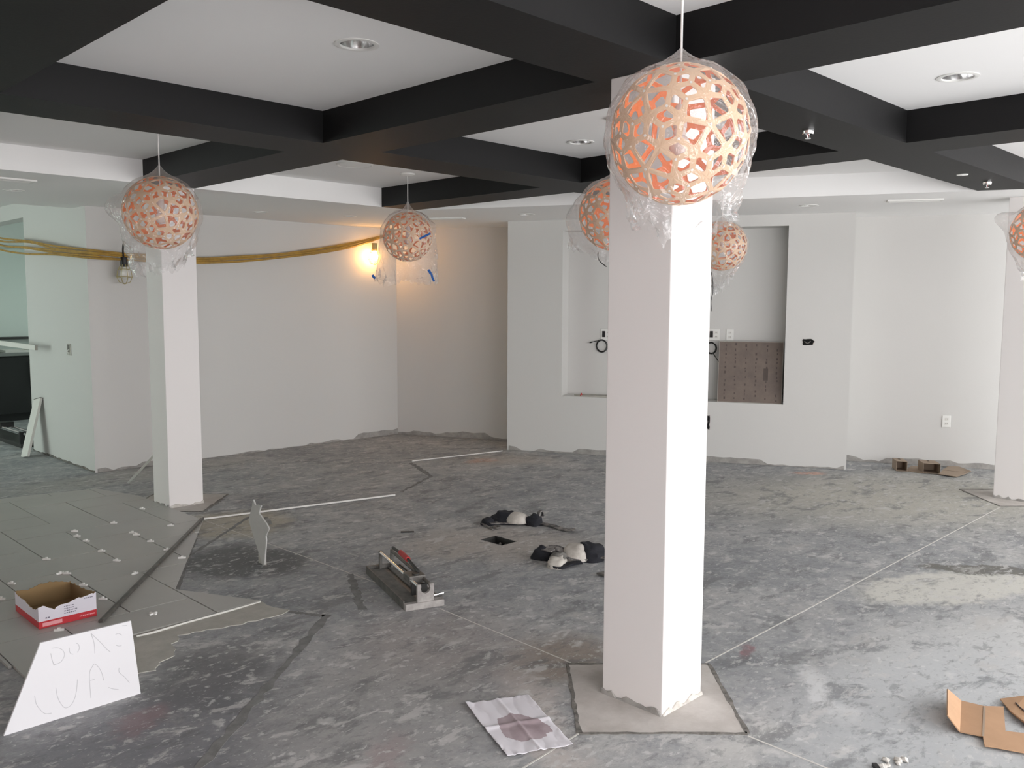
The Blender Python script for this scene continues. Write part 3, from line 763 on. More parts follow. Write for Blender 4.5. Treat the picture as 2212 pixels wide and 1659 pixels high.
BAG4 = bag(L4, 'clear plastic bag over the pendant behind the near column, at its left', [(0, .24, .12), (270, .28, .08), (225, .27, .12), (185, .20, .24), (165, .18, .25), (90, .26, .12)], wings=((185, 100, .06, 35, 25),), seed=4, topz=.03)
BAG5 = bag(L5, 'clear plastic bag tapering below the pendant at the right of the near column', [(0, .24, .10), (270, .36, .03), (180, .40, .05), (90, .36, .04)], seed=5, topz=.03, amp=.006, tight=1.015)
bag(L6, 'clear plastic bag over the pendant cut off at the right edge', [(0, .22, .12), (270, .24, .12), (180, .32, .10), (90, .25, .12)], wings=((180, 72, .13, 20, 14),), seed=6, topz=.04)
def tape(a, b, c, w, dep):
    f = MB(); f.ribbon([Vector(atd(*a, dep))-Vector(L3), Vector(atd(*b, dep))-Vector(L3), Vector(atd(*c, dep))-Vector(L3)], w, .001, up=(-FW[0], -FW[1], 0)); f.build('blue_tape', M_TAPE, bag3)
tape((906, 516), (918, 510), (930, 504), .016, 6.84); tape((925, 583), (928, 587), (931, 592), .02, 6.86); tape((932, 592), (934, 600), (938, 608), .016, 6.86); tape((804, 594), (807, 598), (810, 602), .02, 6.95)
def lwire(pts, dep, C, par): MB().tube(catmull([Vector(atd(*p, dep))-Vector(C) for p in pts], 6), .003, 6).build('loose_wire', M_BLK, par)
lwire([(1533, 580), (1539, 600), (1540, 630), (1536, 650), (1537, 672)], 6.98, L5, BAG5)
lwire([(1292, 545), (1292, 556), (1297, 566), (1310, 576)], 4.97, L4, BAG4)

# ================================================================== CEILING FITTINGS
def can(px, py, z, r, label, h):
    x, y = fl(px, py, z); t = thing('recessed_downlight', label, 'downlight', (x, y, z), 'recessed ceiling downlights')
    MB().lathe([(r+.017, 0), (r+.017, -.003), (r+.004, -.006), (r-.004, -.004), (r-.004, .004)], n=32).build('trim_ring', M_WHITEP, t, True)
    MB().lathe([(r-.003, .0), (r*.93, h*.35), (r*.72, h*.75), (r*.4, h*.97), (0, h)], n=32).build('reflector', M_REFL, t, True)
    MB().lathe([(0, h-.055), (r*.28, h-.05), (r*.42, h-.03), (r*.35, h-.008), (0, h-.004)], n=18).build('bulb', M_BULB, t, True)
for (p, z, r), lb in zip(CANS, ('recessed downlight in the big white panel at the upper left', 'recessed downlight in the white panel at the upper right', 'recessed downlight in the white panel left of the near column')):
    can(p[0], p[1], z, r, lb, .115)
for (p, r), lb in zip(SCANS, ('soffit downlight at the far left, above the yellow cables', 'soffit downlight right of the left column', 'small soffit downlight left of the taped pendant', 'soffit downlight left of the pendant behind the near column', 'soffit downlight above the niche right of the near column')):
    can(p[0], p[1], ZB, r, lb, .085)
x, y = fl(766, 355, ZC); t = thing('ceiling_speaker', 'round white speaker grille on the ceiling panel left of the taped pendant', 'speaker', (x, y, ZC))
MB().lathe([(0, -.006), (.115, -.006), (.122, 0), (0, 0)], n=36).build('grille', M_CEIL, t, True); MB().lathe([(.116, -.002), (.128, -.009), (.138, -.004), (.138, 0), (.116, 0)], n=36).build('rim', M_WHITEP, t, True)
def vent(px, py, ang, w, d, label, z=ZB):
    x, y = fl(px, py, z); t = thing('air_vent', label, 'air vent', (x, y, z), 'soffit air vents', ang)
    for a, b in (((-w/2, -d/2), (w/2, -d/2+.02)), ((-w/2, d/2-.02), (w/2, d/2)), ((-w/2, -d/2+.02), (-w/2+.02, d/2-.02)), ((w/2-.02, -d/2+.02), (w/2, d/2-.02))):
        MB().box((a[0], a[1], -.012), (b[0], b[1], 0)).build('frame_bar', M_WHITEP, t)
    MB().box((-w/2+.02, -d/2+.02, -.002), (w/2-.02, d/2-.02, 0)).build('backing', M_STEEL, t)
    n = 4
    for i in range(n):
        yy = -d/2+.02+(d-.04)*(i+.5)/n
        MB().obox((0, yy, -.007), (1, 0, 0), (0, .85, .53), (0, -.53, .85), w/2-.02, .009, .001).build('louvre', M_WHITEP, t)
UA = math.atan2(U.y, U.x)
vent(1976, 432, UA, .42, .12, 'rectangular air vent in the soffit at the right')
vent(962, 471, UA, .40, .12, 'rectangular air vent in the soffit right of the taped pendant')
vent(6, 385, 0, .40, .14, 'rectangular air vent in the soffit at the far left')
def sprinkler(px, py, label, plate=True):
    x, y = fl(px, py, ZB); t = thing('sprinkler_head', label, 'sprinkler', (x, y, ZB), 'sprinkler heads on the black beam')
    MB().lathe([(0, 0), (.030, 0), (.031, -.006), (.026, -.022), (.024, -.022), (.024, -.003), (0, -.003)], n=20).build('escutcheon', M_CHROME, t, True)
    MB().tube([(0, 0, 0), (0, 0, -.02)], .007, 8).build('stem', M_CHROME, t)
    for s in (-1, 1): MB().tube([(s*.006, 0, -.018), (s*.015, 0, -.026), (s*.008, 0, -.038), (0, 0, -.042)], .0025, 6).build('frame_arm', M_CHROME, t)
    MB().tube([(0, 0, -.02), (0, 0, -.038)], .003, 6).build('glass_bulb', M_RED, t); MB().lathe([(0, -.042), (.014, -.042), (.014, -.044), (0, -.044)], n=12).build('deflector', M_WHITEP, t)
sprinkler(1746, 280, 'chrome sprinkler head on the beam right of the big pendant'); sprinkler(2133, 392, 'chrome sprinkler head on the beam near the right edge')
x, y = fl(2079, 377, ZB); t = thing('cover_plate', 'small white cover plate on the black beam near the right sprinkler', 'plate', (x, y, ZB))
MB().lathe([(0, 0), (.036, 0), (.034, -.005), (0, -.006)], n=24).build('disc', M_WHITEP, t, True); MB().lathe([(0, -.006), (.004, -.006), (.003, -.008), (0, -.008)], n=8).build('screw', M_CHROME, t)

# ================================================================== WALL FITTINGS
def outlet(name, label, c, along, out, w, h, kind, group=None):
    t = thing(name, label, 'outlet' if kind != 'switch' else 'switch', c, group)
    a, o = Vector((*along, 0)), Vector((*out, 0)); z = Vector((0, 0, 1))
    MB().obox(o*.004, a, o, z, w/2, .004, h/2).build('cover_plate', M_WHITEP, t, bevel=.002)
    if kind in ('duplex', 'double'):
        us = (0,) if kind == 'duplex' else (w*.22,)
        for u_ in us:
            for s in (-1, 1):
                MB().obox(a*u_+o*.0085+z*(s*h*.19), a, o, z, .016, .0012, .013).build('socket_face', M_TRIMW, t)
                for q in (-1, 1): MB().obox(a*(u_+q*.006)+o*.0098+z*(s*h*.19+.002), a, o, z, .0012, .0008, .004).build('slot', M_BLK, t)
    if kind == 'double':
        MB().obox(-a*w*.2+o*.0095+z*.005, a, o, z, .016, .003, .032).build('cable_pass', M_BLK, t)
    return t
oN = -NI; aU = U
def tvp(u, d, z): return Vector(tv(u, d, z))
outlet('wall_outlet', 'white double outlet plate above the coiled cable in the niche', tvp(.985+.03, ND, 1.25), aU, oN, .115, .115, 'double', 'niche outlets')
outlet('wall_outlet', 'white double outlet plate in the niche beside the near column right edge', tvp(2.13, ND, 1.265), aU, oN, .115, .115, 'double', 'niche outlets')
outlet('wall_outlet', 'white single outlet plate above the brown board in the niche', tvp(2.29, ND, 1.265), aU, oN, .072, .115, 'duplex', 'niche outlets')
yq = 2.95; outlet('wall_outlet', 'white outlet low on the wall above the cardboard packaging', (dpt(yq), yq, .447), aU, oN, .075, .115, 'duplex')
def coil(c, r, label, tail):
    c = Vector(c); a, z, o = Vector((*U, 0)), Vector((0, 0, 1)), Vector((*oN, 0)); pts = []
    for i in range(61):
        q = 2*math.pi*2.6*i/60+1.2; rr = r*(1+.10*math.sin(q*.7)); pts.append(c+a*(rr*math.cos(q))*.92+z*(rr*math.sin(q))+o*(.012+.01*math.sin(q*1.3)))
    t = thing('coiled_cable', label, 'cable'); MB().tube(pts, .0042, 6).build('coil', M_BLK, t, True)
    tp = [c+a*u_+z*v_+o*w_ for u_, v_, w_ in tail]; MB().tube(catmull(tp, 6), .004, 6).build('tail', M_BLK, t, True)
    MB().tube([tp[-1], tp[-1]+(tp[-1]-tp[-2]).normalized()*.03], .007, 8).build('plug', M_BLK, t)
coil(tvp(.975, ND, 1.13), .062, 'coiled black cable under the outlet in the left of the niche', [(-.03, .055, .02), (-.06, .05, .03), (-.10, .04, .03)])
coil(tvp(2.11, ND, 1.13), .055, 'coiled black cable hanging beside the brown board in the niche', [(.02, -.05, .02), (.06, -.11, .03), (.12, -.19, .03)])
# backer board leaning in the niche
t = thing('backer_board', 'square brown backer board standing in the niche', 'board', tv(2.20, .05, NZ0+.001))
a3, o3 = Vector((*U, 0)), Vector((*NI, 0)); z3 = (Vector((0, 0, 1))*.985+o3*.17).normalized(); n3 = a3.cross(z3).normalized()
c3 = a3*.305+z3*.302
MB().obox(c3, a3, n3, z3, .305, .006, .302).build('panel', M_BOARD, t)
for s in (-1, 1):
    MB().obox(c3+a3*(s*.306), a3, n3, z3, .002, .007, .304).build('edge', M_BOARDE, t); MB().obox(c3+z3*(s*.303), a3, n3, z3, .304, .007, .002).build('edge', M_BOARDE, t)
face = -n3 if n3.dot(o3) > 0 else n3
f = MB()
for i, u_ in enumerate((-.24, -.145, -.045, .055, .155, .255)):
    for k in range(13):
        v_ = -.27+.045*k+random.uniform(-.01, .01)
        if random.random() < .2: continue
        f.obox(c3+a3*(u_+random.uniform(-.004, .004))+z3*v_+face*.0062, a3, n3, z3, random.uniform(.004, .009), .0008, random.uniform(.006, .014))
    if i == 4: f.obox(c3+a3*(u_-.005)-z3*.02+face*.0062, a3, n3, z3, .022, .0008, .06)
f.build('adhesive_dabs', M_SMUDGE, t)['kind'] = 'stuff'
# debris on the niche sill
f = MB(); pl = []
for i in range(16):
    a = 2*math.pi*i/16; p = T0+U*(1.02+.30*math.cos(a)*random.uniform(.8, 1.1))+NI*(.10+.085*math.sin(a)*random.uniform(.8, 1.0)); pl.append(tuple(p))
f.prism(pl, NZ0, NZ0+.012); tag(f.build('plaster_dust', M_MORTAR), 'grey plaster dust lying on the left niche sill', 'dust')['kind'] = 'stuff'
p = tv(.80, .06, NZ0+.001); t = thing('wire_connector', 'small red wire connector on the left niche sill', 'connector', p)
MB().lathe([(0, .034), (.006, .032), (.011, .012), (.013, 0), (0, 0)], n=10).build('body', M_RED, t, True)
for s in (-1, 1): MB().obox((s*.013, 0, .007), (1, 0, 0), (0, 1, 0), (0, 0, 1), .005, .002, .007).build('wing', M_RED, t)
# torn holes in the drywall
def wallhole(name, label, u_, z_, w, h, seed):
    rnd = random.Random(seed); pts = []; n = 22
    for i in range(n):
        a = 2*math.pi*i/n; c, s = math.cos(a), math.sin(a); k = 1/max(abs(c), abs(s))*rnd.uniform(.78, 1.0); pts.append((c*k*w/2, s*k*h/2))
    t = thing(name, label, 'wall opening', tv(u_, 0, z_)); a, o, z = Vector((*U, 0)), Vector((*NI, 0)), Vector((0, 0, 1))
    f = MB(); f.add([a*x+z*y-o*.0015 for x, y in pts], [tuple(range(n))]); f.build('painted_dark', M_HOLEDARK, t)  # flat black sheet stands for the dark inside the hole
    f = MB()
    for i in range(n):
        x, y = pts[i]; x2, y2 = pts[(i+1) % n]
        f.add([a*x+z*y-o*.001, a*x2+z*y2-o*.001, a*x2*1.06+z*y2*1.06-o*.004, a*x*1.06+z*y*1.06-o*.004], [(0, 1, 2, 3)])
    f.build('torn_edge', M_MUD, t)
    f = MB(); f.tube(catmull([a*(-w*.3)+z*(h*.1)-o*.003, a*(-w*.05)-z*(h*.2)-o*.004, a*(w*.2)+z*(h*.15)-o*.003], 6), min(w, h)*.09, 6); f.build('wire_stub', M_STEEL, t)
wallhole('wall_cutout', 'torn wall cutout with wires right of the niche', 3.04, 1.217, .115, .062, 2)
wallhole('wall_cutout', 'tall black wall cutout under the niche beside the near column', 2.10, .394, .075, .145, 5)
t = thing('switch_box', 'small bare switch box on the pale wall at the left', 'switch', onx(150, 755, XL-.001))
MB().obox((-.003, 0, 0), (0, 1, 0), (1, 0, 0), (0, 0, 1), .045, .003, .055).build('plaster_ring', M_MORTAR, t); MB().obox((-.006, .006, .012), (0, 1, 0), (1, 0, 0), (0, 0, 1), .026, .002, .034).build('box_opening', M_STEEL, t)
MB().tube(catmull([(-.008, -.01, .0), (-.02, .005, -.015), (-.012, -.012, -.035), (-.008, .0, -.045)], 5), .004, 6).build('wire', M_WHITEP, t)

# ================================================================== TEMPORARY STRING LIGHTS
t = thing('string_light_bundle', 'bundle of yellow cables with caged bulbs strung along the walls', 'string lights')
base = [onx(-60, 505, 2.87), onx(0, 527, 2.87), onx(60, 533, 2.87), onx(120, 541, 2.875), ony(200, 549, 8.27), ony(268, 556, 8.27), ony(345, 561, 8.27), ony(430, 563, 8.27), ony(520, 560, 8.28), ony(610, 552, 8.28), ony(700, 541, 8.28), ony(770, 527, 8.29), ony(822, 512, 8.30), ony(836, 507, 8.31)]
offs = [0.0, .035, -.03, .06, -.055]
for i in range(5):
    rnd = random.Random(i+3); pts = []
    for k, p in enumerate(base):
        sp = 1.0 if k < 3 else (.55 if k < 7 else .38); sp = sp if k < len(base)-2 else .12
        pts.append(Vector(p)+Vector((rnd.uniform(-.012, .012), -abs(rnd.uniform(0, .03)), (offs[i]+rnd.uniform(-.018, .018))*sp)))
    MB().tube(catmull(pts, 6), .0095, 7).build('cable', M_YEL, t, True)
def workbulb(p, lit, hook, k=1.4):
    p = Vector(p)
    MB().lathe([(r*k, z*k) for r, z in ((0, .045), (.02, .045), (.024, .0), (.02, -.02), (0, -.02))], p, 14).build('socket', M_BLK if not lit else M_CAGE, t, True)
    prof = [(.012, -.015)]+[(.031*math.sin(math.radians(a)), -.065+.034*math.cos(math.radians(a))) for a in range(30, 181, 25)]
    MB().lathe([(r*k, z*k) for r, z in prof], p, 14).build('bulb', M_LIT if lit else M_BULB, t, True)
    f = MB()
    for kk in range(8):
        a = 2*math.pi*kk/8; f.tube([p+Vector((math.cos(a)*r, math.sin(a)*r, z))*k for r, z in ((.024, -.005), (.045, -.05), (.05, -.085), (.036, -.118), (.0, -.132))], .0024 if lit else .003, 5)
    for r, z in ((.050, -.085), (.037, -.035)):
        f.tube([p+Vector((math.cos(q*math.pi/8)*r, math.sin(q*math.pi/8)*r, z))*k for q in range(17)], .0022 if lit else .003, 5)
    f.build('bulb_guard', M_CAGE, t, True)
    if hook: MB().tube(catmull([p+Vector((0, 0, .04)), p+Vector((-.01, -.01, .12)), p+Vector((.0, -.01, .19)), p+Vector((.012, .0, .20))], 6), .008, 6).build('hook', M_BLK, t, True)
q = ony(268, 570, 8.24); workbulb(q, False, True)
q = ony(809, 537, 8.25); workbulb(q, True, False)
MB().tube([ony(829, 508, 8.32), ony(829, 514, 8.25)], .01, 6).build('wall_hook', M_BLK, t)

# ================================================================== FLOOR OBJECTS
TT = .0115
# white tile sign standing in front of the torn box
t = thing('tile_sign', 'white cut tile standing upright with pencilled warning letters', 'sign', (.87, 3.465, 0))
poly = [(0, 0), (.497, 0), (.469, .310), (.137, .312)]
f = MB(); n = 4
f.add([(x, 0, z) for x, z in poly]+[(x, .009, z) for x, z in poly], [(0, 1, 2, 3), (7, 6, 5, 4)]+[(i, (i+1) % 4, 4+(i+1) % 4, 4+i) for i in range(4)])
f.build('tile_face', M_TILEW, t)
def sg(x, y):
    a = ony(x/4.609, 1240+y/4.609, 3.465); return (a[0]-.87, -.0006, a[2])
STR = [[(505, 790), (520, 860), (540, 910)], [(515, 740), (570, 735), (620, 755), (642, 800), (625, 850), (590, 885), (530, 905)],
       [(690, 735), (692, 770), (705, 792), (730, 797)], [(760, 690), (780, 700), (790, 740), (770, 780)],
       [(905, 590), (935, 680), (945, 790)], [(905, 590), (1000, 680), (1060, 745), (1100, 777)], [(1150, 602), (1180, 592), (1215, 610)], [(1155, 708), (1180, 716), (1210, 712)], [(1215, 515), (1265, 510)],
       [(345, 1210), (360, 1290), (400, 1350), (450, 1390), (515, 1385)], [(555, 1130), (575, 1230), (620, 1310), (660, 1332), (715, 1295), (755, 1200), (772, 1050)],
       [(905, 1235), (890, 1000), (920, 920), (945, 895), (990, 940), (1018, 1000), (1032, 1060)], [(900, 1062), (945, 1045)], [(1080, 1128), (1120, 1142), (1180, 1150)], [(1185, 935), (1188, 980), (1240, 1025), (1288, 1082)]]
for s_ in STR:
    pts = [sg(*p) for p in s_]; MB().ribbon(catmull(pts, 4), .0022, .0005, up=(0, 1, 0)).build('pencil_stroke', M_PENCIL, t)

# torn red and white carton
bx0, by0, bw, bd = 1.296, 4.473, .266, .36
t = thing('torn_carton', 'torn open white and red carton sitting on the tiles', 'carton', (bx0, by0, TT))
def cwall(p0, p1, prof, mo):
    p0, p1 = Vector(p0), Vector(p1); d = p1-p0; nrm = Vector((d.y, -d.x)).normalized(); n = len(prof)-1; th = .004
    f = MB(); zr = .034
    for i in range(n):
        a, b = p0+d*(i/n), p0+d*((i+1)/n); ha, hb = prof[i], prof[i+1]; ai, bi = a-nrm*th, b-nrm*th
        f.mi = 1; f.add([(a.x, a.y, 0), (b.x, b.y, 0), (b.x, b.y, zr), (a.x, a.y, zr)], [(0, 1, 2, 3)])
        f.mi = 0; f.add([(a.x, a.y, zr), (b.x, b.y, zr), (b.x, b.y, hb), (a.x, a.y, ha)], [(0, 1, 2, 3)])
        f.mi = 2; f.add([(ai.x, ai.y, 0), (bi.x, bi.y, 0), (bi.x, bi.y, hb), (ai.x, ai.y, ha), (a.x, a.y, ha), (b.x, b.y, hb)], [(3, 2, 1, 0), (3, 4, 5, 2)])
    return f.build('side_wall', [M_BOXW, M_BOXR, M_BOXIN], t)
rn = random.Random(4)
def prof(keys, n=26): return [np.interp(i/n, [k[0] for k in keys], [k[1] for k in keys])+rn.uniform(-.004, .004) for i in range(n+1)]
cwall((0, 0), (bw, 0), prof([(0, .108), (.1, .113), (.16, .10), (.28, .075), (.32, .095), (.45, .10), (.6, .103), (.7, .112), (.85, .112), (1, .122)]), None)
cwall((0, bd), (0, 0), prof([(0, .10), (.2, .088), (.4, .09), (.55, .085), (.7, .08), (.9, .088), (1, .108)]), None)
cwall((bw, bd), (0, bd), prof([(0, .09), (.2, .105), (.45, .115), (.6, .11), (.8, .095), (1, .10)]), None)
cwall((bw, 0), (bw, bd), prof([(0, .122), (.2, .11), (.5, .10), (.8, .095), (1, .09)]), None)
MB().box((.004, .004, 0), (bw-.004, bd-.004, .004)).build('bottom', M_BOXIN, t)
def inkbars(f, x0, z0, rows):
    for r_, (dx, w_, h_) in enumerate(rows): 
        x = x0+dx; 
        while x < x0+dx+w_:
            q = random.uniform(.004, .009); f.add([(x, -.0006, z0-r_*.0115), (x+q, -.0006, z0-r_*.0115), (x+q, -.0006, z0-r_*.0115+h_), (x, -.0006, z0-r_*.0115+h_)], [(0, 1, 2, 3)]); x += q+.0025
f = MB(); inkbars(f, .115, .082, [(0, .04, .004), (0, .04, .004), (.0, .055, .005), (0, .055, .005)]); f.build('small_print', M_INK, t)
f = MB(); inkbars(f, .03, .044, [(0, .02, .007)]); inkbars(f, .21, .1, [(0, .035, .005)]); f.build('small_print', M_INK, t)
f = MB(); f.add([(.016, -.0006, .008), (.105, -.0006, .008), (.105, -.0006, .026), (.016, -.0006, .026)], [(0, 1, 2, 3)]); inkbars(f, .185, .014, [(0, .068, .006)]); f.build('band_print', M_PINK, t)

# tile spacers
k = 2212/400.
SP = [(890, 380), (920, 437), (1580, 397), (1630, 420), (1800, 500), (2000, 600), (2175, 698), (1395, 730), (555, 715), (720, 885), (800, 885), (1610, 888), (140, 1005), (995, 1023), (1230, 1190), (705, 1563), (1360, 280), (1700, 110), (2040, 312), (1030, 495), (1215, 615), (10, 1190)]
f = MB(); f.box((-.022, -.006, 0), (.022, .006, .006)); f.box((-.006, -.006, .006), (.006, .006, .016)); f.box((-.022, -.003, .006), (.022, .003, .010))
clipme = f.mesh('tile_clip', M_WHITEP)
SPL = ['upper of the paired spacers at the far end of the middle long joint', 'lower of the paired spacers at the far end of the middle long joint', 'farthest spacer on the joint that ends at the missing tile patch', 'second farthest spacer on the joint ending at the missing tile patch', 'middle spacer on the joint that ends at the missing tile patch', 'spacer touching the straightedge on the joint to the missing patch', 'spacer at the very edge of the missing tile patch',
       'nearest spacer at the near end of the middle long joint', 'spacer at the near end of the leftmost long joint', 'left one of two spacers side by side behind the carton', 'right one of two spacers side by side behind the carton', 'lone spacer just left of the straightedge, behind the carton', 'spacer on the tile left of the carton', 'spacer right behind the back corner of the carton', 'spacer just right of the carton', 'spacer between the carton and the white sign',
       'lone far spacer midway between the left edge and the left column', 'farthest spacer, just left of the left column base', 'spacer near the straightedge end below the left column', 'third spacer along the middle long joint', 'fourth spacer along the middle long joint', 'spacer at the left picture edge level with the carton top']
for i, (x, y) in enumerate(SP):
    a = fl(x/k, 1080+y/k, TT); o = bpy.data.objects.new('tile_spacer', clipme); COL.objects.link(o); o.location = (a[0], a[1], TT); o.rotation_euler.z = math.radians(random.choice((-40, -55, 10))+random.uniform(-12, 12))
    tag(o, SPL[i], 'tile spacer', 'white tile spacers')
a = fl(1830/k, 1080+1365/k, TT); f = MB(); f.box((-.022, -.005, 0), (.022, .005, .008)); f.box((-.005, -.022, 0), (.005, -.005, .008)); f.box((-.005, .005, 0), (.005, .022, .008))
o = f.build('cross_spacer', M_WHITEP); o.location = (a[0], a[1], TT); o.rotation_euler.z = .3; tag(o, 'white cross-shaped spacer lying right of the carton', 'tile spacer', 'white tile spacers')

# long straightedges and trim strips
def bar(name, a, b, w, z0, h, m, label, cat, grp=None, extra=True):
    a, b = Vector((*a, z0)), Vector((*b, z0)); d = (b-a); L_ = d.length; ang = math.atan2(d.y, d.x)
    t = thing(name, label, cat, tuple(a), grp, ang)
    MB().box((0, -w/2, 0), (L_, w/2, h)).build('bar', m, t, bevel=min(w, h)*.15)
    if extra: MB().box((0, -w/2, h), (L_, -w/2+w*.3, h*1.6)).build('raised_rib', m, t)
    return t
bar('straightedge', fl(218, 1345, TT), fl(437, 1122, TT), .026, TT+.0005, .010, M_STEEL, 'long dark straightedge lying diagonally across the grey tiles', 'straightedge')
bar('trim_strip', fl(440, 1123), fl(853, 1071), .022, .003, .008, M_TRIMW, 'long pale trim strip on the floor right of the left column', 'trim strip', 'pale trim strips on the floor')
bar('trim_strip', fl(890, 997), fl(1085, 975), .016, .0015, .006, M_TRIMW, 'short pale trim strip on the floor by the slanted wall', 'trim strip', 'pale trim strips on the floor')
# standing tile offcut
t = thing('tile_offcut', 'broken grey tile offcut standing on its tip beside the missing tile', 'tile offcut', (2.605, 4.70, 0))
px = [(568, 1221), (538, 1123), (545, 1095), (548, 1079), (552, 1090), (565, 1092), (560, 1108), (577, 1132), (582, 1142), (575, 1158), (576, 1168), (572, 1219)]
pts = [onx(x, y, 2.605) for x, y in px]; pl = [(p[1]-4.70, max(p[2], 0)) for p in pts]; n = len(pl)
f = MB(); f.add([(-.004, y, z) for y, z in pl]+[(.005, y, z) for y, z in pl], [tuple(range(n)), tuple(range(n, 2*n))[::-1]]+[(i, (i+1) % n, n+(i+1) % n, n+i) for i in range(n)]); f.build('broken_face', M_SHARD, t)
f = MB(); f.obox((.012, .02, .03), (0, 1, 0), (1, 0, 0), (0, 0, 1), .035, .007, .03); f.build('mortar_lump', M_MORTAR, t)
a = fl(574, 1132); o = MB().lathe([(0, .05), (.02, .045), (.04, .02), (.045, 0), (0, 0)], n=9).build('mortar_clod', M_RUBBER); o.location = (a[0], a[1], 0); tag(o, 'dark mortar clod on the floor just behind the standing tile offcut', 'debris')

# tile cutter
A0, A1, A2 = Vector(fl(876, 1322)), Vector(fl(953, 1304)), Vector(fl(792, 1240))
ang = math.atan2((A2-A0).y, (A2-A0).x)-math.pi/2
t = thing('tile_cutter', 'dusty manual tile cutter with twin rails and a red grip on the bare floor', 'tile cutter', (A0.x, A0.y, 0), None, ang)
LW, LL = .215, (A2-A0).length
MB().box((0, 0, 0), (LW, .035, .036)).build('front_bar', M_DUSTAL, t, bevel=.004)
MB().box((.004, .035, .012), (LW-.012, LL, .024)).build('base_plate', M_STEEL, t)
MB().box((.012, .05, .024), (.092, LL-.02, .031)).build('rubber_pad', M_RUBBER, t); MB().box((.125, .05, .024), (.198, LL-.02, .031)).build('rubber_pad', M_RUBBER, t)
MB().box((0, .035, 0), (.006, LL, .045)).build('side_rim', M_STEEL, t)
MB().box((LW-.014, .035, 0), (LW-.008, LL, .035)).build('side_rim', M_STEEL, t)
MB().box((0, LL, 0), (LW-.01, LL+.012, .045)).build('rear_bar', M_STEEL, t)
# front bracket: plate with a round notch
f = MB(); pr_ = [(.068, .036), (.158, .036), (.158, .128)]+[(.138-.0, .128)]+[(.113+.026*math.cos(a), .105+.026*math.sin(a)) for a in [math.radians(q) for q in (25, 0, -30, -60, -90, -120, -150, -180, -205)]]+[(.088, .128), (.068, .128)]
n = len(pr_); 
f.add([(x, .008, z) for x, z in pr_]+[(x, .026, z) for x, z in pr_], [tuple(range(n)), tuple(range(n, 2*n))[::-1]]+[(i, (i+1) % n, n+(i+1) % n, n+i) for i in range(n)]); f.build('front_bracket', M_DUSTAL, t)
for x in (.078, .148):
    MB().box((x-.009, LL-.03, .02), (x+.009, LL-.012, .135)).build('rear_post', M_STEEL, t, bevel=.003)
    MB().tube([(x, .012, .115), (x, LL-.012, .125)], .0095, 12).build('guide_rail', M_CHROME if x < .1 else M_STEEL, t, True)
MB().box((.066, .13, .098), (.160, .235, .138)).build('carriage', M_STEEL, t, bevel=.006); MB().lathe([(0, .0), (.02, .0), (.02, .006), (0, .006)], (.113, .16, .138), 12).build('pivot_bolt', M_DARK, t)
MB().tube([(.135, .18, .145), (.14, .40, .165), (.143, .64, .155)], .0085, 8).build('lever', M_DARK, t, True)
MB().tube([(.1385, .36, .162), (.1415, .50, .164)], .015, 10).build('grip', M_RED, t, True)
MB().box((.07, .10, .045), (.155, .118, .10)).build('breaker_foot', M_DARK, t)
MB().tube([(.165, .03, .055), (.225, .045, .055)], .006, 8).build('stop_rod', M_CHROME, t, True); MB().box((.16, .01, .036), (.21, .03, .05)).build('stop_block', M_STEEL, t)

# knee pads
def dome(f, c, rx, ry, rz, rot=0, n=26, m=12, rough=.22, sq=.75):
    cs_, sn = math.cos(rot), math.sin(rot); k = len(f.v)
    for i in range(m+1):
        ph = math.radians(90)*(1-i/m)*1.0
        for j in range(n):
            a = 2*math.pi*j/n; ca, sa = math.cos(a), math.sin(a); cph = math.cos(ph)**.8; x, y = rx*cph*math.copysign(abs(ca)**sq, ca), ry*cph*math.copysign(abs(sa)**sq, sa)
            w_ = 1+rough*noise.noise(Vector((x*22+c[0]*50, y*22+c[1]*50, ph*2))); x *= w_; y *= w_
            f.v.append((c[0]+x*cs_-y*sn, c[1]+x*sn+y*cs_, c[2]+rz*math.sin(ph)*w_))
    for i in range(m):
        for j in range(n): f.f.append((k+i*n+j, k+i*n+(j+1) % n, k+(i+1)*n+(j+1) % n, k+(i+1)*n+j)); f.m.append(f.mi)
    f.f.append(tuple(k+m*n+j for j in range(n))); f.m.append(f.mi)
def shell(path, wid, th, name, m, parent, zl):
    f = MB(); f.ribbon(catmull([(x, y, z) for (x, y), z in zip(path, zl)], 6), wid, th); f.build(name, m, parent, True)
def g(p, o): q = fl(*p); return (q[0]-o[0], q[1]-o[1])
o1 = fl(1110, 1132)
t = thing('knee_pad', 'black knee pad with white cap on the floor behind the floor hole', 'knee pad', (*o1, 0), 'worn strap-on knee pads')
f = MB(); dome(f, (*g((1092, 1128), o1), 0), .08, .11, .085, .6); f.build('foam_body', M_FAB, t, True)
f = MB(); dome(f, (*g((1117, 1131), o1), .015), .085, .085, .065, .6, rough=.08, sq=.95); f.build('hard_cap', M_CAP, t, True)
f = MB(); dome(f, (*g((1154, 1133), o1), 0), .065, .06, .075, 0); f.build('thigh_roll', M_FAB, t, True)
MB().lathe([(.018, -.01), (.028, -.012), (.028, .012), (.018, .01), (.018, -.01)], (*g((1168, 1125), o1), .05), 14, 'y').build('buckle_ring', M_FABD, t, True)
shell([g(p, o1) for p in ((1058, 1137), (1085, 1134), (1120, 1134), (1160, 1133), (1190, 1138), (1222, 1147), (1243, 1148))], .05, .006, 'strap', M_FABD, t, [.02, .015, .01, .01, .008, .006, .012])
f = MB(); dome(f, (*g((1054, 1133), o1), 0), .045, .05, .055, 0); f.build('rolled_strap', M_FAB, t, True)
shell([g(p, o1) for p in ((1040, 1134), (1055, 1141), (1066, 1146))], .02, .004, 'strap_tail', M_FABD, t, [.012, .008, .006])
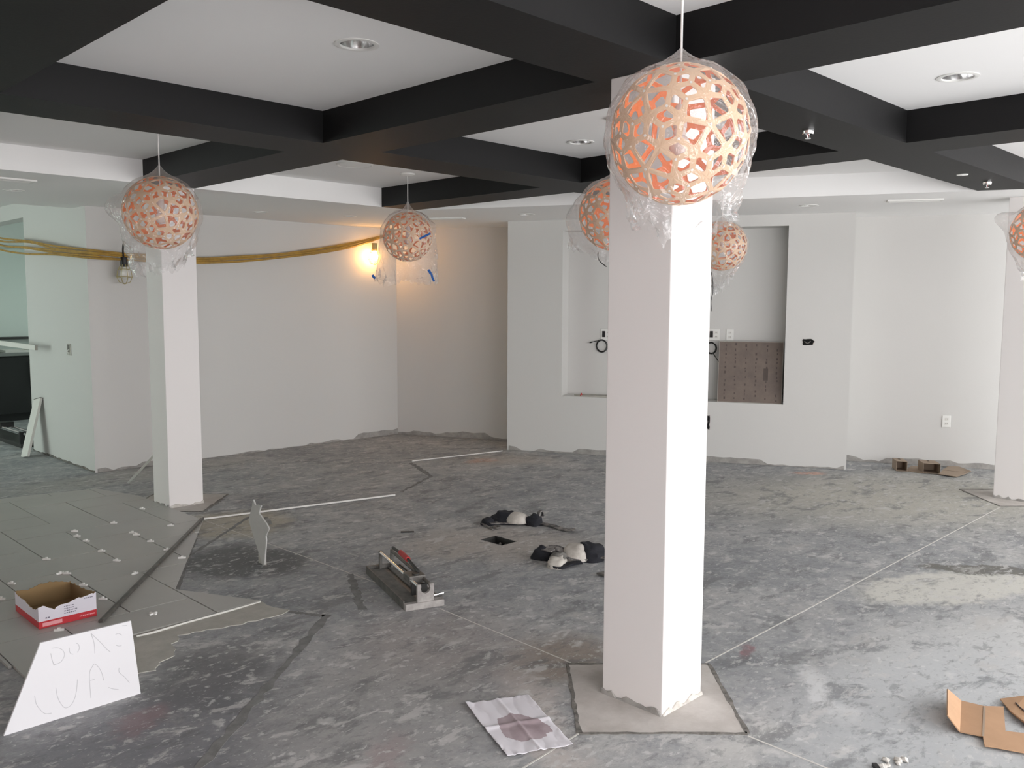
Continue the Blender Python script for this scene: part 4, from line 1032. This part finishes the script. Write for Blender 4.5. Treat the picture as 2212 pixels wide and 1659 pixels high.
MB().lathe([(.012, -.004), (.03, -.005), (.03, .005), (.012, .004), (.012, -.004)], (*g((1072, 1142), o1), .012), 14).build('buckle_ring', M_STEEL, t, True)
o2 = fl(1240, 1212)
t = thing('knee_pad', 'black knee pad with a scuffed white cap beside the near column', 'knee pad', (*o2, 0), 'worn strap-on knee pads')
f = MB(); dome(f, (*g((1272, 1206), o2), 0), .10, .10, .095, .3); f.build('foam_body', M_FAB, t, True)
f = MB(); dome(f, (*g((1245, 1207), o2), .01), .115, .10, .085, .3, rough=.10, sq=.95); f.build('hard_cap', M_CAP, t, True)
f = MB(); dome(f, (*g((1175, 1207), o2), 0), .05, .075, .08, .4); f.build('thigh_roll', M_FAB, t, True)
shell([g(p, o2) for p in ((1180, 1212), (1196, 1207), (1215, 1210), (1232, 1216), (1255, 1213), (1290, 1210), (1318, 1212))], .075, .008, 'strap', M_FABD, t, [.06, .07, .055, .03, .015, .02, .02])
f = MB(); dome(f, (*g((1205, 1221), o2), 0), .085, .06, .055, .5); f.build('shin_liner', M_CAP, t, True)
f = MB(); dome(f, (*g((1207, 1215), o2), .012), .07, .055, .055, .5); f.build('liner_hollow', M_RUBBER, t, True)
shell([g(p, o2) for p in ((1190, 1226), (1212, 1229), (1232, 1224), (1256, 1222))], .045, .012, 'strap', M_FAB, t, [.008, .006, .012, .015])
shell([g(p, o2) for p in ((1296, 1241), (1306, 1245), (1322, 1248))], .05, .01, 'strap_end', M_RUBBER, t, [.005, .012, .006])

# paper sheet with a damp patch
cor = [fl(1005, 1524), fl(1140, 1503), fl(1238, 1612), fl(1096, 1637)]
st = [fl(*p) for p in ((1072, 1556), (1100, 1546), (1122, 1545), (1160, 1557), (1185, 1570), (1193, 1582), (1178, 1588), (1180, 1594), (1150, 1600), (1124, 1604), (1090, 1594), (1078, 1576))]
def inside(p, P):
    c = False; n = len(P)
    for i in range(n):
        a, b = P[i], P[(i+1) % n]
        if (a[1] > p[1]) != (b[1] > p[1]) and p[0] < (b[0]-a[0])*(p[1]-a[1])/(b[1]-a[1])+a[0]: c = not c
    return c
oc = (sum(c[0] for c in cor)/4, sum(c[1] for c in cor)/4); f = MB(); n = 80
for i in range(n+1):
    for j in range(n+1):
        u, v = i/n, j/n; p = [(1-u)*(1-v)*cor[0][a]+u*(1-v)*cor[1][a]+u*v*cor[2][a]+(1-u)*v*cor[3][a] for a in (0, 1)]
        e = min(u, v, 1-u, 1-v); ed = .004*noise.noise(Vector((p[0]*22, p[1]*22, 3))) if e < .01 else 0
        z = .004+.007*abs(noise.noise(Vector((u*4, v*4, 1.5))))+.006*math.exp(-((v-.5)/.03)**2)+.004*math.exp(-((u-.5)/.03)**2)+.012*max(0, 1-(u+v)*6)+.006*max(0, .1-e)*10*abs(noise.noise(Vector((u*9, v*9, 7))))
        f.v.append((p[0]-oc[0]+ed, p[1]-oc[1]+ed, z))
for i in range(n):
    for j in range(n):
        q = i*(n+1)+j; c_ = f.v[q]; f.f.append((q, q+n+1, q+n+2, q+1)); f.m.append(1 if inside((c_[0]+oc[0], c_[1]+oc[1]), st) else 0)
o = f.build('paper_sheet', [M_PAPER, M_STAIN], None, True); o.location = (*oc, 0); sd = o.modifiers.new('t', 'SOLIDIFY'); sd.thickness = .0004
tag(o, 'crumpled white paper sheet with a damp mauve patch on the floor', 'paper')

# cardboard at the lower right
def sheet(name, faces3, parent, m=M_CARD, th=.004):
    f = MB()
    for P in faces3: f.add(P, [tuple(range(len(P)))])
    o = f.build(name, m, parent); s = o.modifiers.new('t', 'SOLIDIFY'); s.thickness = th; s.offset = 0; return o
oc = fl(2120, 1560); t = thing('cardboard_piece', 'folded brown cardboard piece with a raised flap at the lower right', 'cardboard', (*oc, 0), 'brown cardboard scraps')
def cp(x, y, z): a = fl(x, y, z); return (a[0]-oc[0], a[1]-oc[1], z)
sheet('flap', [[cp(2076, 1514, .009), cp(2046, 1488, .07), cp(2046, 1545, .068), cp(2073, 1581, .009)]], t)
sheet('panel', [[cp(2076, 1514, .009), cp(2073, 1581, .009), cp(2123, 1591, .013), cp(2126, 1526, .013)]], t)
sheet('panel', [[cp(2126, 1526, .013), cp(2123, 1591, .013), cp(2127, 1612, .0115), cp(2145, 1614, .0115), cp(2226, 1629, .010), cp(2226, 1586, .010), cp(2172, 1580, .0115), cp(2168, 1527, .0115)]], t)
sheet('crease', [[cp(2124, 1527, .0157), cp(2121.5, 1590, .0157), cp(2126, 1590, .0157), cp(2129, 1527, .0157)]], t, M_CARDD, .001)
oc = fl(2190, 1530); t = thing('cardboard_piece', 'brown cardboard scrap with slots at the right edge', 'cardboard', (*oc, 0), 'brown cardboard scraps')
def cp(x, y, z): a = fl(x, y, z); return (a[0]-oc[0], a[1]-oc[1], z)
sheet('panel', [[cp(2160, 1510, .012), cp(2215, 1503, .03), cp(2300, 1520, .03), cp(2290, 1574, .012), cp(2222, 1570, .012), cp(2185, 1540, .012)]], t)
sheet('tab', [[cp(2182, 1536, .02), cp(2188, 1534, .022), cp(2206, 1546, .022), cp(2260, 1550, .02), cp(2262, 1566, .02), cp(2215, 1562, .02)]], t)
MB().tube([Vector(cp(*p)) for p in ((2194, 1518, .024), (2203, 1528, .022), (2225, 1545, .02))], .003, 5).build('slot', M_SMUDGE, t)
# debris at the bottom edge
oc = fl(1930, 1652); t = thing('plaster_crumbs', 'white plaster crumbs at the bottom edge, right of the paper', 'debris', (*oc, 0))
for i in range(12):
    bm = bmesh.new(); bmesh.ops.create_icosphere(bm, subdivisions=1, radius=random.uniform(.006, .016))
    for v in bm.verts: v.co *= random.uniform(.7, 1.25); v.co.z *= .6
    c = Vector((random.uniform(-.05, .06), random.uniform(-.03, .03), .006)); f = MB(); f.add([v.co+c for v in bm.verts], [[v.index for v in q.verts] for q in bm.faces]); bm.free(); f.build('crumb', M_MUD, t)
f = MB(); f.obox((-.07, .03, .006), (.7, .7, 0), (-.7, .7, 0), (0, 0, 1), .02, .008, .006); f.build('black_chip', M_BLK, t)

# cardboard packaging by the slanted wall at the right
oc = fl(1985, 1016); ua = math.atan2(U.y, U.x)
t = thing('cardboard_packaging', 'open brown cardboard packaging with two square tubes by the wall', 'cardboard', (*oc, 0))
aU3 = Vector((*U, 0)); back = Vector((NI.x*.75-U.x*.1, NI.y*.75-U.y*.1, 0)).normalized()
def tubebox(pl, w, h, d):
    p = Vector((*pl, 0))-Vector((*oc, 0)); a = aU3*w; b = back*d; z = Vector((0, 0, h)); e_ = Vector((0, 0, .004))
    P = [p+e_, p+a+e_, p+a+z, p+z]; Q = [x+b for x in P]; s = bpy.data.objects.new('square_tube', None)
    f = MB(); f.add(P+Q, [(0, 1, 5, 4), (1, 2, 6, 5), (2, 3, 7, 6), (3, 0, 4, 7), (4, 5, 6, 7)]); o = f.build('square_tube', M_CARDD, t); sd = o.modifiers.new('t', 'SOLIDIFY'); sd.thickness = .004
    for s_ in (.4, .72):
        c = p+z+a*(.35+.2*s_)+b*s_+Vector((0, 0, .003)); f = MB(); f.obox(c, aU3, back, (0, 0, 1), .010, .006, .0008); f.build('hand_slot', M_HOLEDARK, o)
b1 = fl(1936, 1018); tubebox(b1, .095, .098, .17); b2 = fl(1994, 1023); tubebox(b2, .145, .098, .19)
def cp(x, y, z=.004): a = fl(x, y, z); return (a[0]-oc[0], a[1]-oc[1], z)
sheet('base_sheet', [[cp(1957, 1017), cp(1968, 1006), cp(1994, 1008), cp(1993, 1022)]], t, M_CARDD)
sheet('flap', [[cp(2027, 1024, .012), cp(2036, 1016, .014), cp(2090, 1022, .01), cp(2066, 1030, .01)]], t, M_CARDD)
sheet('flap', [[cp(2036, 1015, .012), cp(2048, 1007, .014), cp(2072, 1008, .014), cp(2098, 1018, .02), cp(2090, 1021, .01)]], t, M_CARDD)

# plank and stick leaning at the left
t = thing('leaning_plank', 'short pale plank leaning against the wall at the far left', 'plank', (2.75, 9.68, 0))
aY = Vector((0, 1, 0)); up_ = Vector((XL-.02-2.75, .12, .575)); zl = up_.length; up_.normalize(); nn_ = aY.cross(up_).normalized(); aw = up_.cross(nn_).normalized()
MB().obox(up_*(zl/2)+Vector((0, 0, .003)), aw, nn_, up_, .088, .012, zl/2).build('plank_board', M_TRIMW, t); MB().obox(up_*(zl-.004)+Vector((0, 0, .003)), aw, nn_, up_, .089, .013, .004).build('end_grain', M_STEEL, t)
t = thing('leaning_stick', 'short pale stick leaning on the back of the left column', 'stick', (2.978, 7.644, 0))
a, b = Vector((0, 0, .012)), Vector((-.10, -.855, .40)); MB().tube([a, b], .013, 4).build('stick_body', M_TRIMW, t); MB().tube([b, b+(b-a).normalized()*.05], .012, 4).build('stick_tip', M_STEEL, t)
# white trim strip on a sawhorse (sawhorse mostly outside the frame)
t = thing('trim_length', 'white trim length sticking in from the left edge before the wall opening', 'trim strip', (0, 0, 0))
e1, e2 = Vector(onx(78, 751, 2.83)), Vector(onx(-140, 722, 2.60)); d_ = (e2-e1).normalized(); s_ = d_.cross(Vector((0, 0, 1))).normalized(); u_ = s_.cross(d_)
MB().obox((e1+e2)/2, d_, s_, u_, (e2-e1).length/2, .012, .024).build('strip_body', M_TRIMW, t); MB().obox(e1+d_*-.002, d_, s_, u_, .003, .013, .025).build('cut_end', M_MORTAR, t)
p1 = e2-d_*.25; hz = p1.z-.024
h_ = thing('sawhorse', 'sawhorse holding the white trim length at the far left', 'sawhorse', (p1.x, p1.y, 0))
MB().box((-.35, -.03, hz-.08), (.15, .03, hz)).build('top_beam', M_CARDD, h_)
for sx in (-.3, .1):
    for sy in (-1, 1): MB().tube([(sx, sy*.02, hz-.04), (sx+(.02 if sx > 0 else -.05), sy*.22, 0.012)], .018, 4).build('leg', M_CARDD, h_)
# second cutter on the floor at the far left edge
t = thing('rail_cutter', 'black rail cutter with chrome guide bars at the left edge', 'tile cutter', (0, 0, 0)); fa, fb = fl(48, 968), fl(-60, 930)
a, b = Vector((*fa, 0)), Vector((*fb, 0)); d_ = (b-a).normalized(); s_ = Vector((-d_.y, d_.x, 0)); L_ = (b-a).length
if s_.y < 0: s_ = -s_
MB().obox(a+d_*L_/2+s_*.10+Vector((0, 0, .02)), d_, s_, (0, 0, 1), L_/2, .11, .02).build('base_plate', M_DARK, t)
for q in (.03, .12): MB().tube([a+s_*q+Vector((0, 0, .15)), b+s_*q+Vector((0, 0, .15))], .013, 10).build('guide_bar', M_CHROME, t, True)
for q in (.04, L_-.04): MB().obox(a+d_*q+s_*.08+Vector((0, 0, .09)), d_, s_, (0, 0, 1), .02, .09, .08).build('bracket', M_BLK, t)
MB().obox(a+d_*L_*.45+s_*.08+Vector((0, 0, .17)), d_, s_, (0, 0, 1), .07, .07, .03).build('carriage', M_BLK, t)
a = fl(880, 1150); o = MB().obox((0, 0, .004), (.8, -.6, 0), (.6, .8, 0), (0, 0, 1), .045, .008, .004).build('wood_chip', M_DARK); o.location = (*a, 0); tag(o, 'thin dark chip lying on the bare floor left of the knee pads', 'debris')

# ================================================================== FAR ROOM
t = thing('base_cabinet', 'black base cabinet seen through the opening at the far left', 'cabinet', (3.3, 12.72, 0))
MB().box((0, .02, .08), (1.9, .60, .86)).build('body', M_CAB, t); MB().box((.05, .06, 0), (1.85, .6, .08)).build('toe_kick', M_CAB, t)
for i in range(4):
    x = .02+i*.47; d_ = MB().box((x, 0, .10), (x+.455, .02, .84)).build('door', M_CAB, t, bevel=.003)
    hx = x+(.40 if i % 2 == 0 else .055); MB().tube([(hx, -.02, .45), (hx, -.02, .78)], .006, 8).build('handle', M_STEEL, d_)
t2 = MB().box((3.28, 12.69, .862), (5.22, 13.33, .90)).build('worktop', M_TOP); tag(t2, 'grey worktop on the black cabinet in the far room', 'worktop')
t3 = thing('counter_tray', 'pale tray lying on the worktop in the far room', 'tray', (3.62, 12.95, .90)); MB().box((-.14, -.12, 0), (.14, .12, .018)).build('tray_base', M_TRIMW, t3)
for a, b in (((-.15, -.13), (.15, -.12)), ((-.15, .12), (.15, .13)), ((-.15, -.12), (-.14, .12)), ((.14, -.12), (.15, .12))): MB().box((*a, 0), (*b, .03)).build('tray_rim', M_TRIMW, t3)
t4 = thing('wall_shelf', 'thin dark shelf on the far room wall above the worktop', 'shelf', (3.3, 13.16, 1.06)); MB().box((0, 0, 0), (1.6, .18, .03)).build('shelf_board', M_DARK, t4)
for x in (.1, 1.5): MB().box((x-.01, .02, -.12), (x+.01, .18, 0)).build('shelf_bracket', M_DARK, t4)
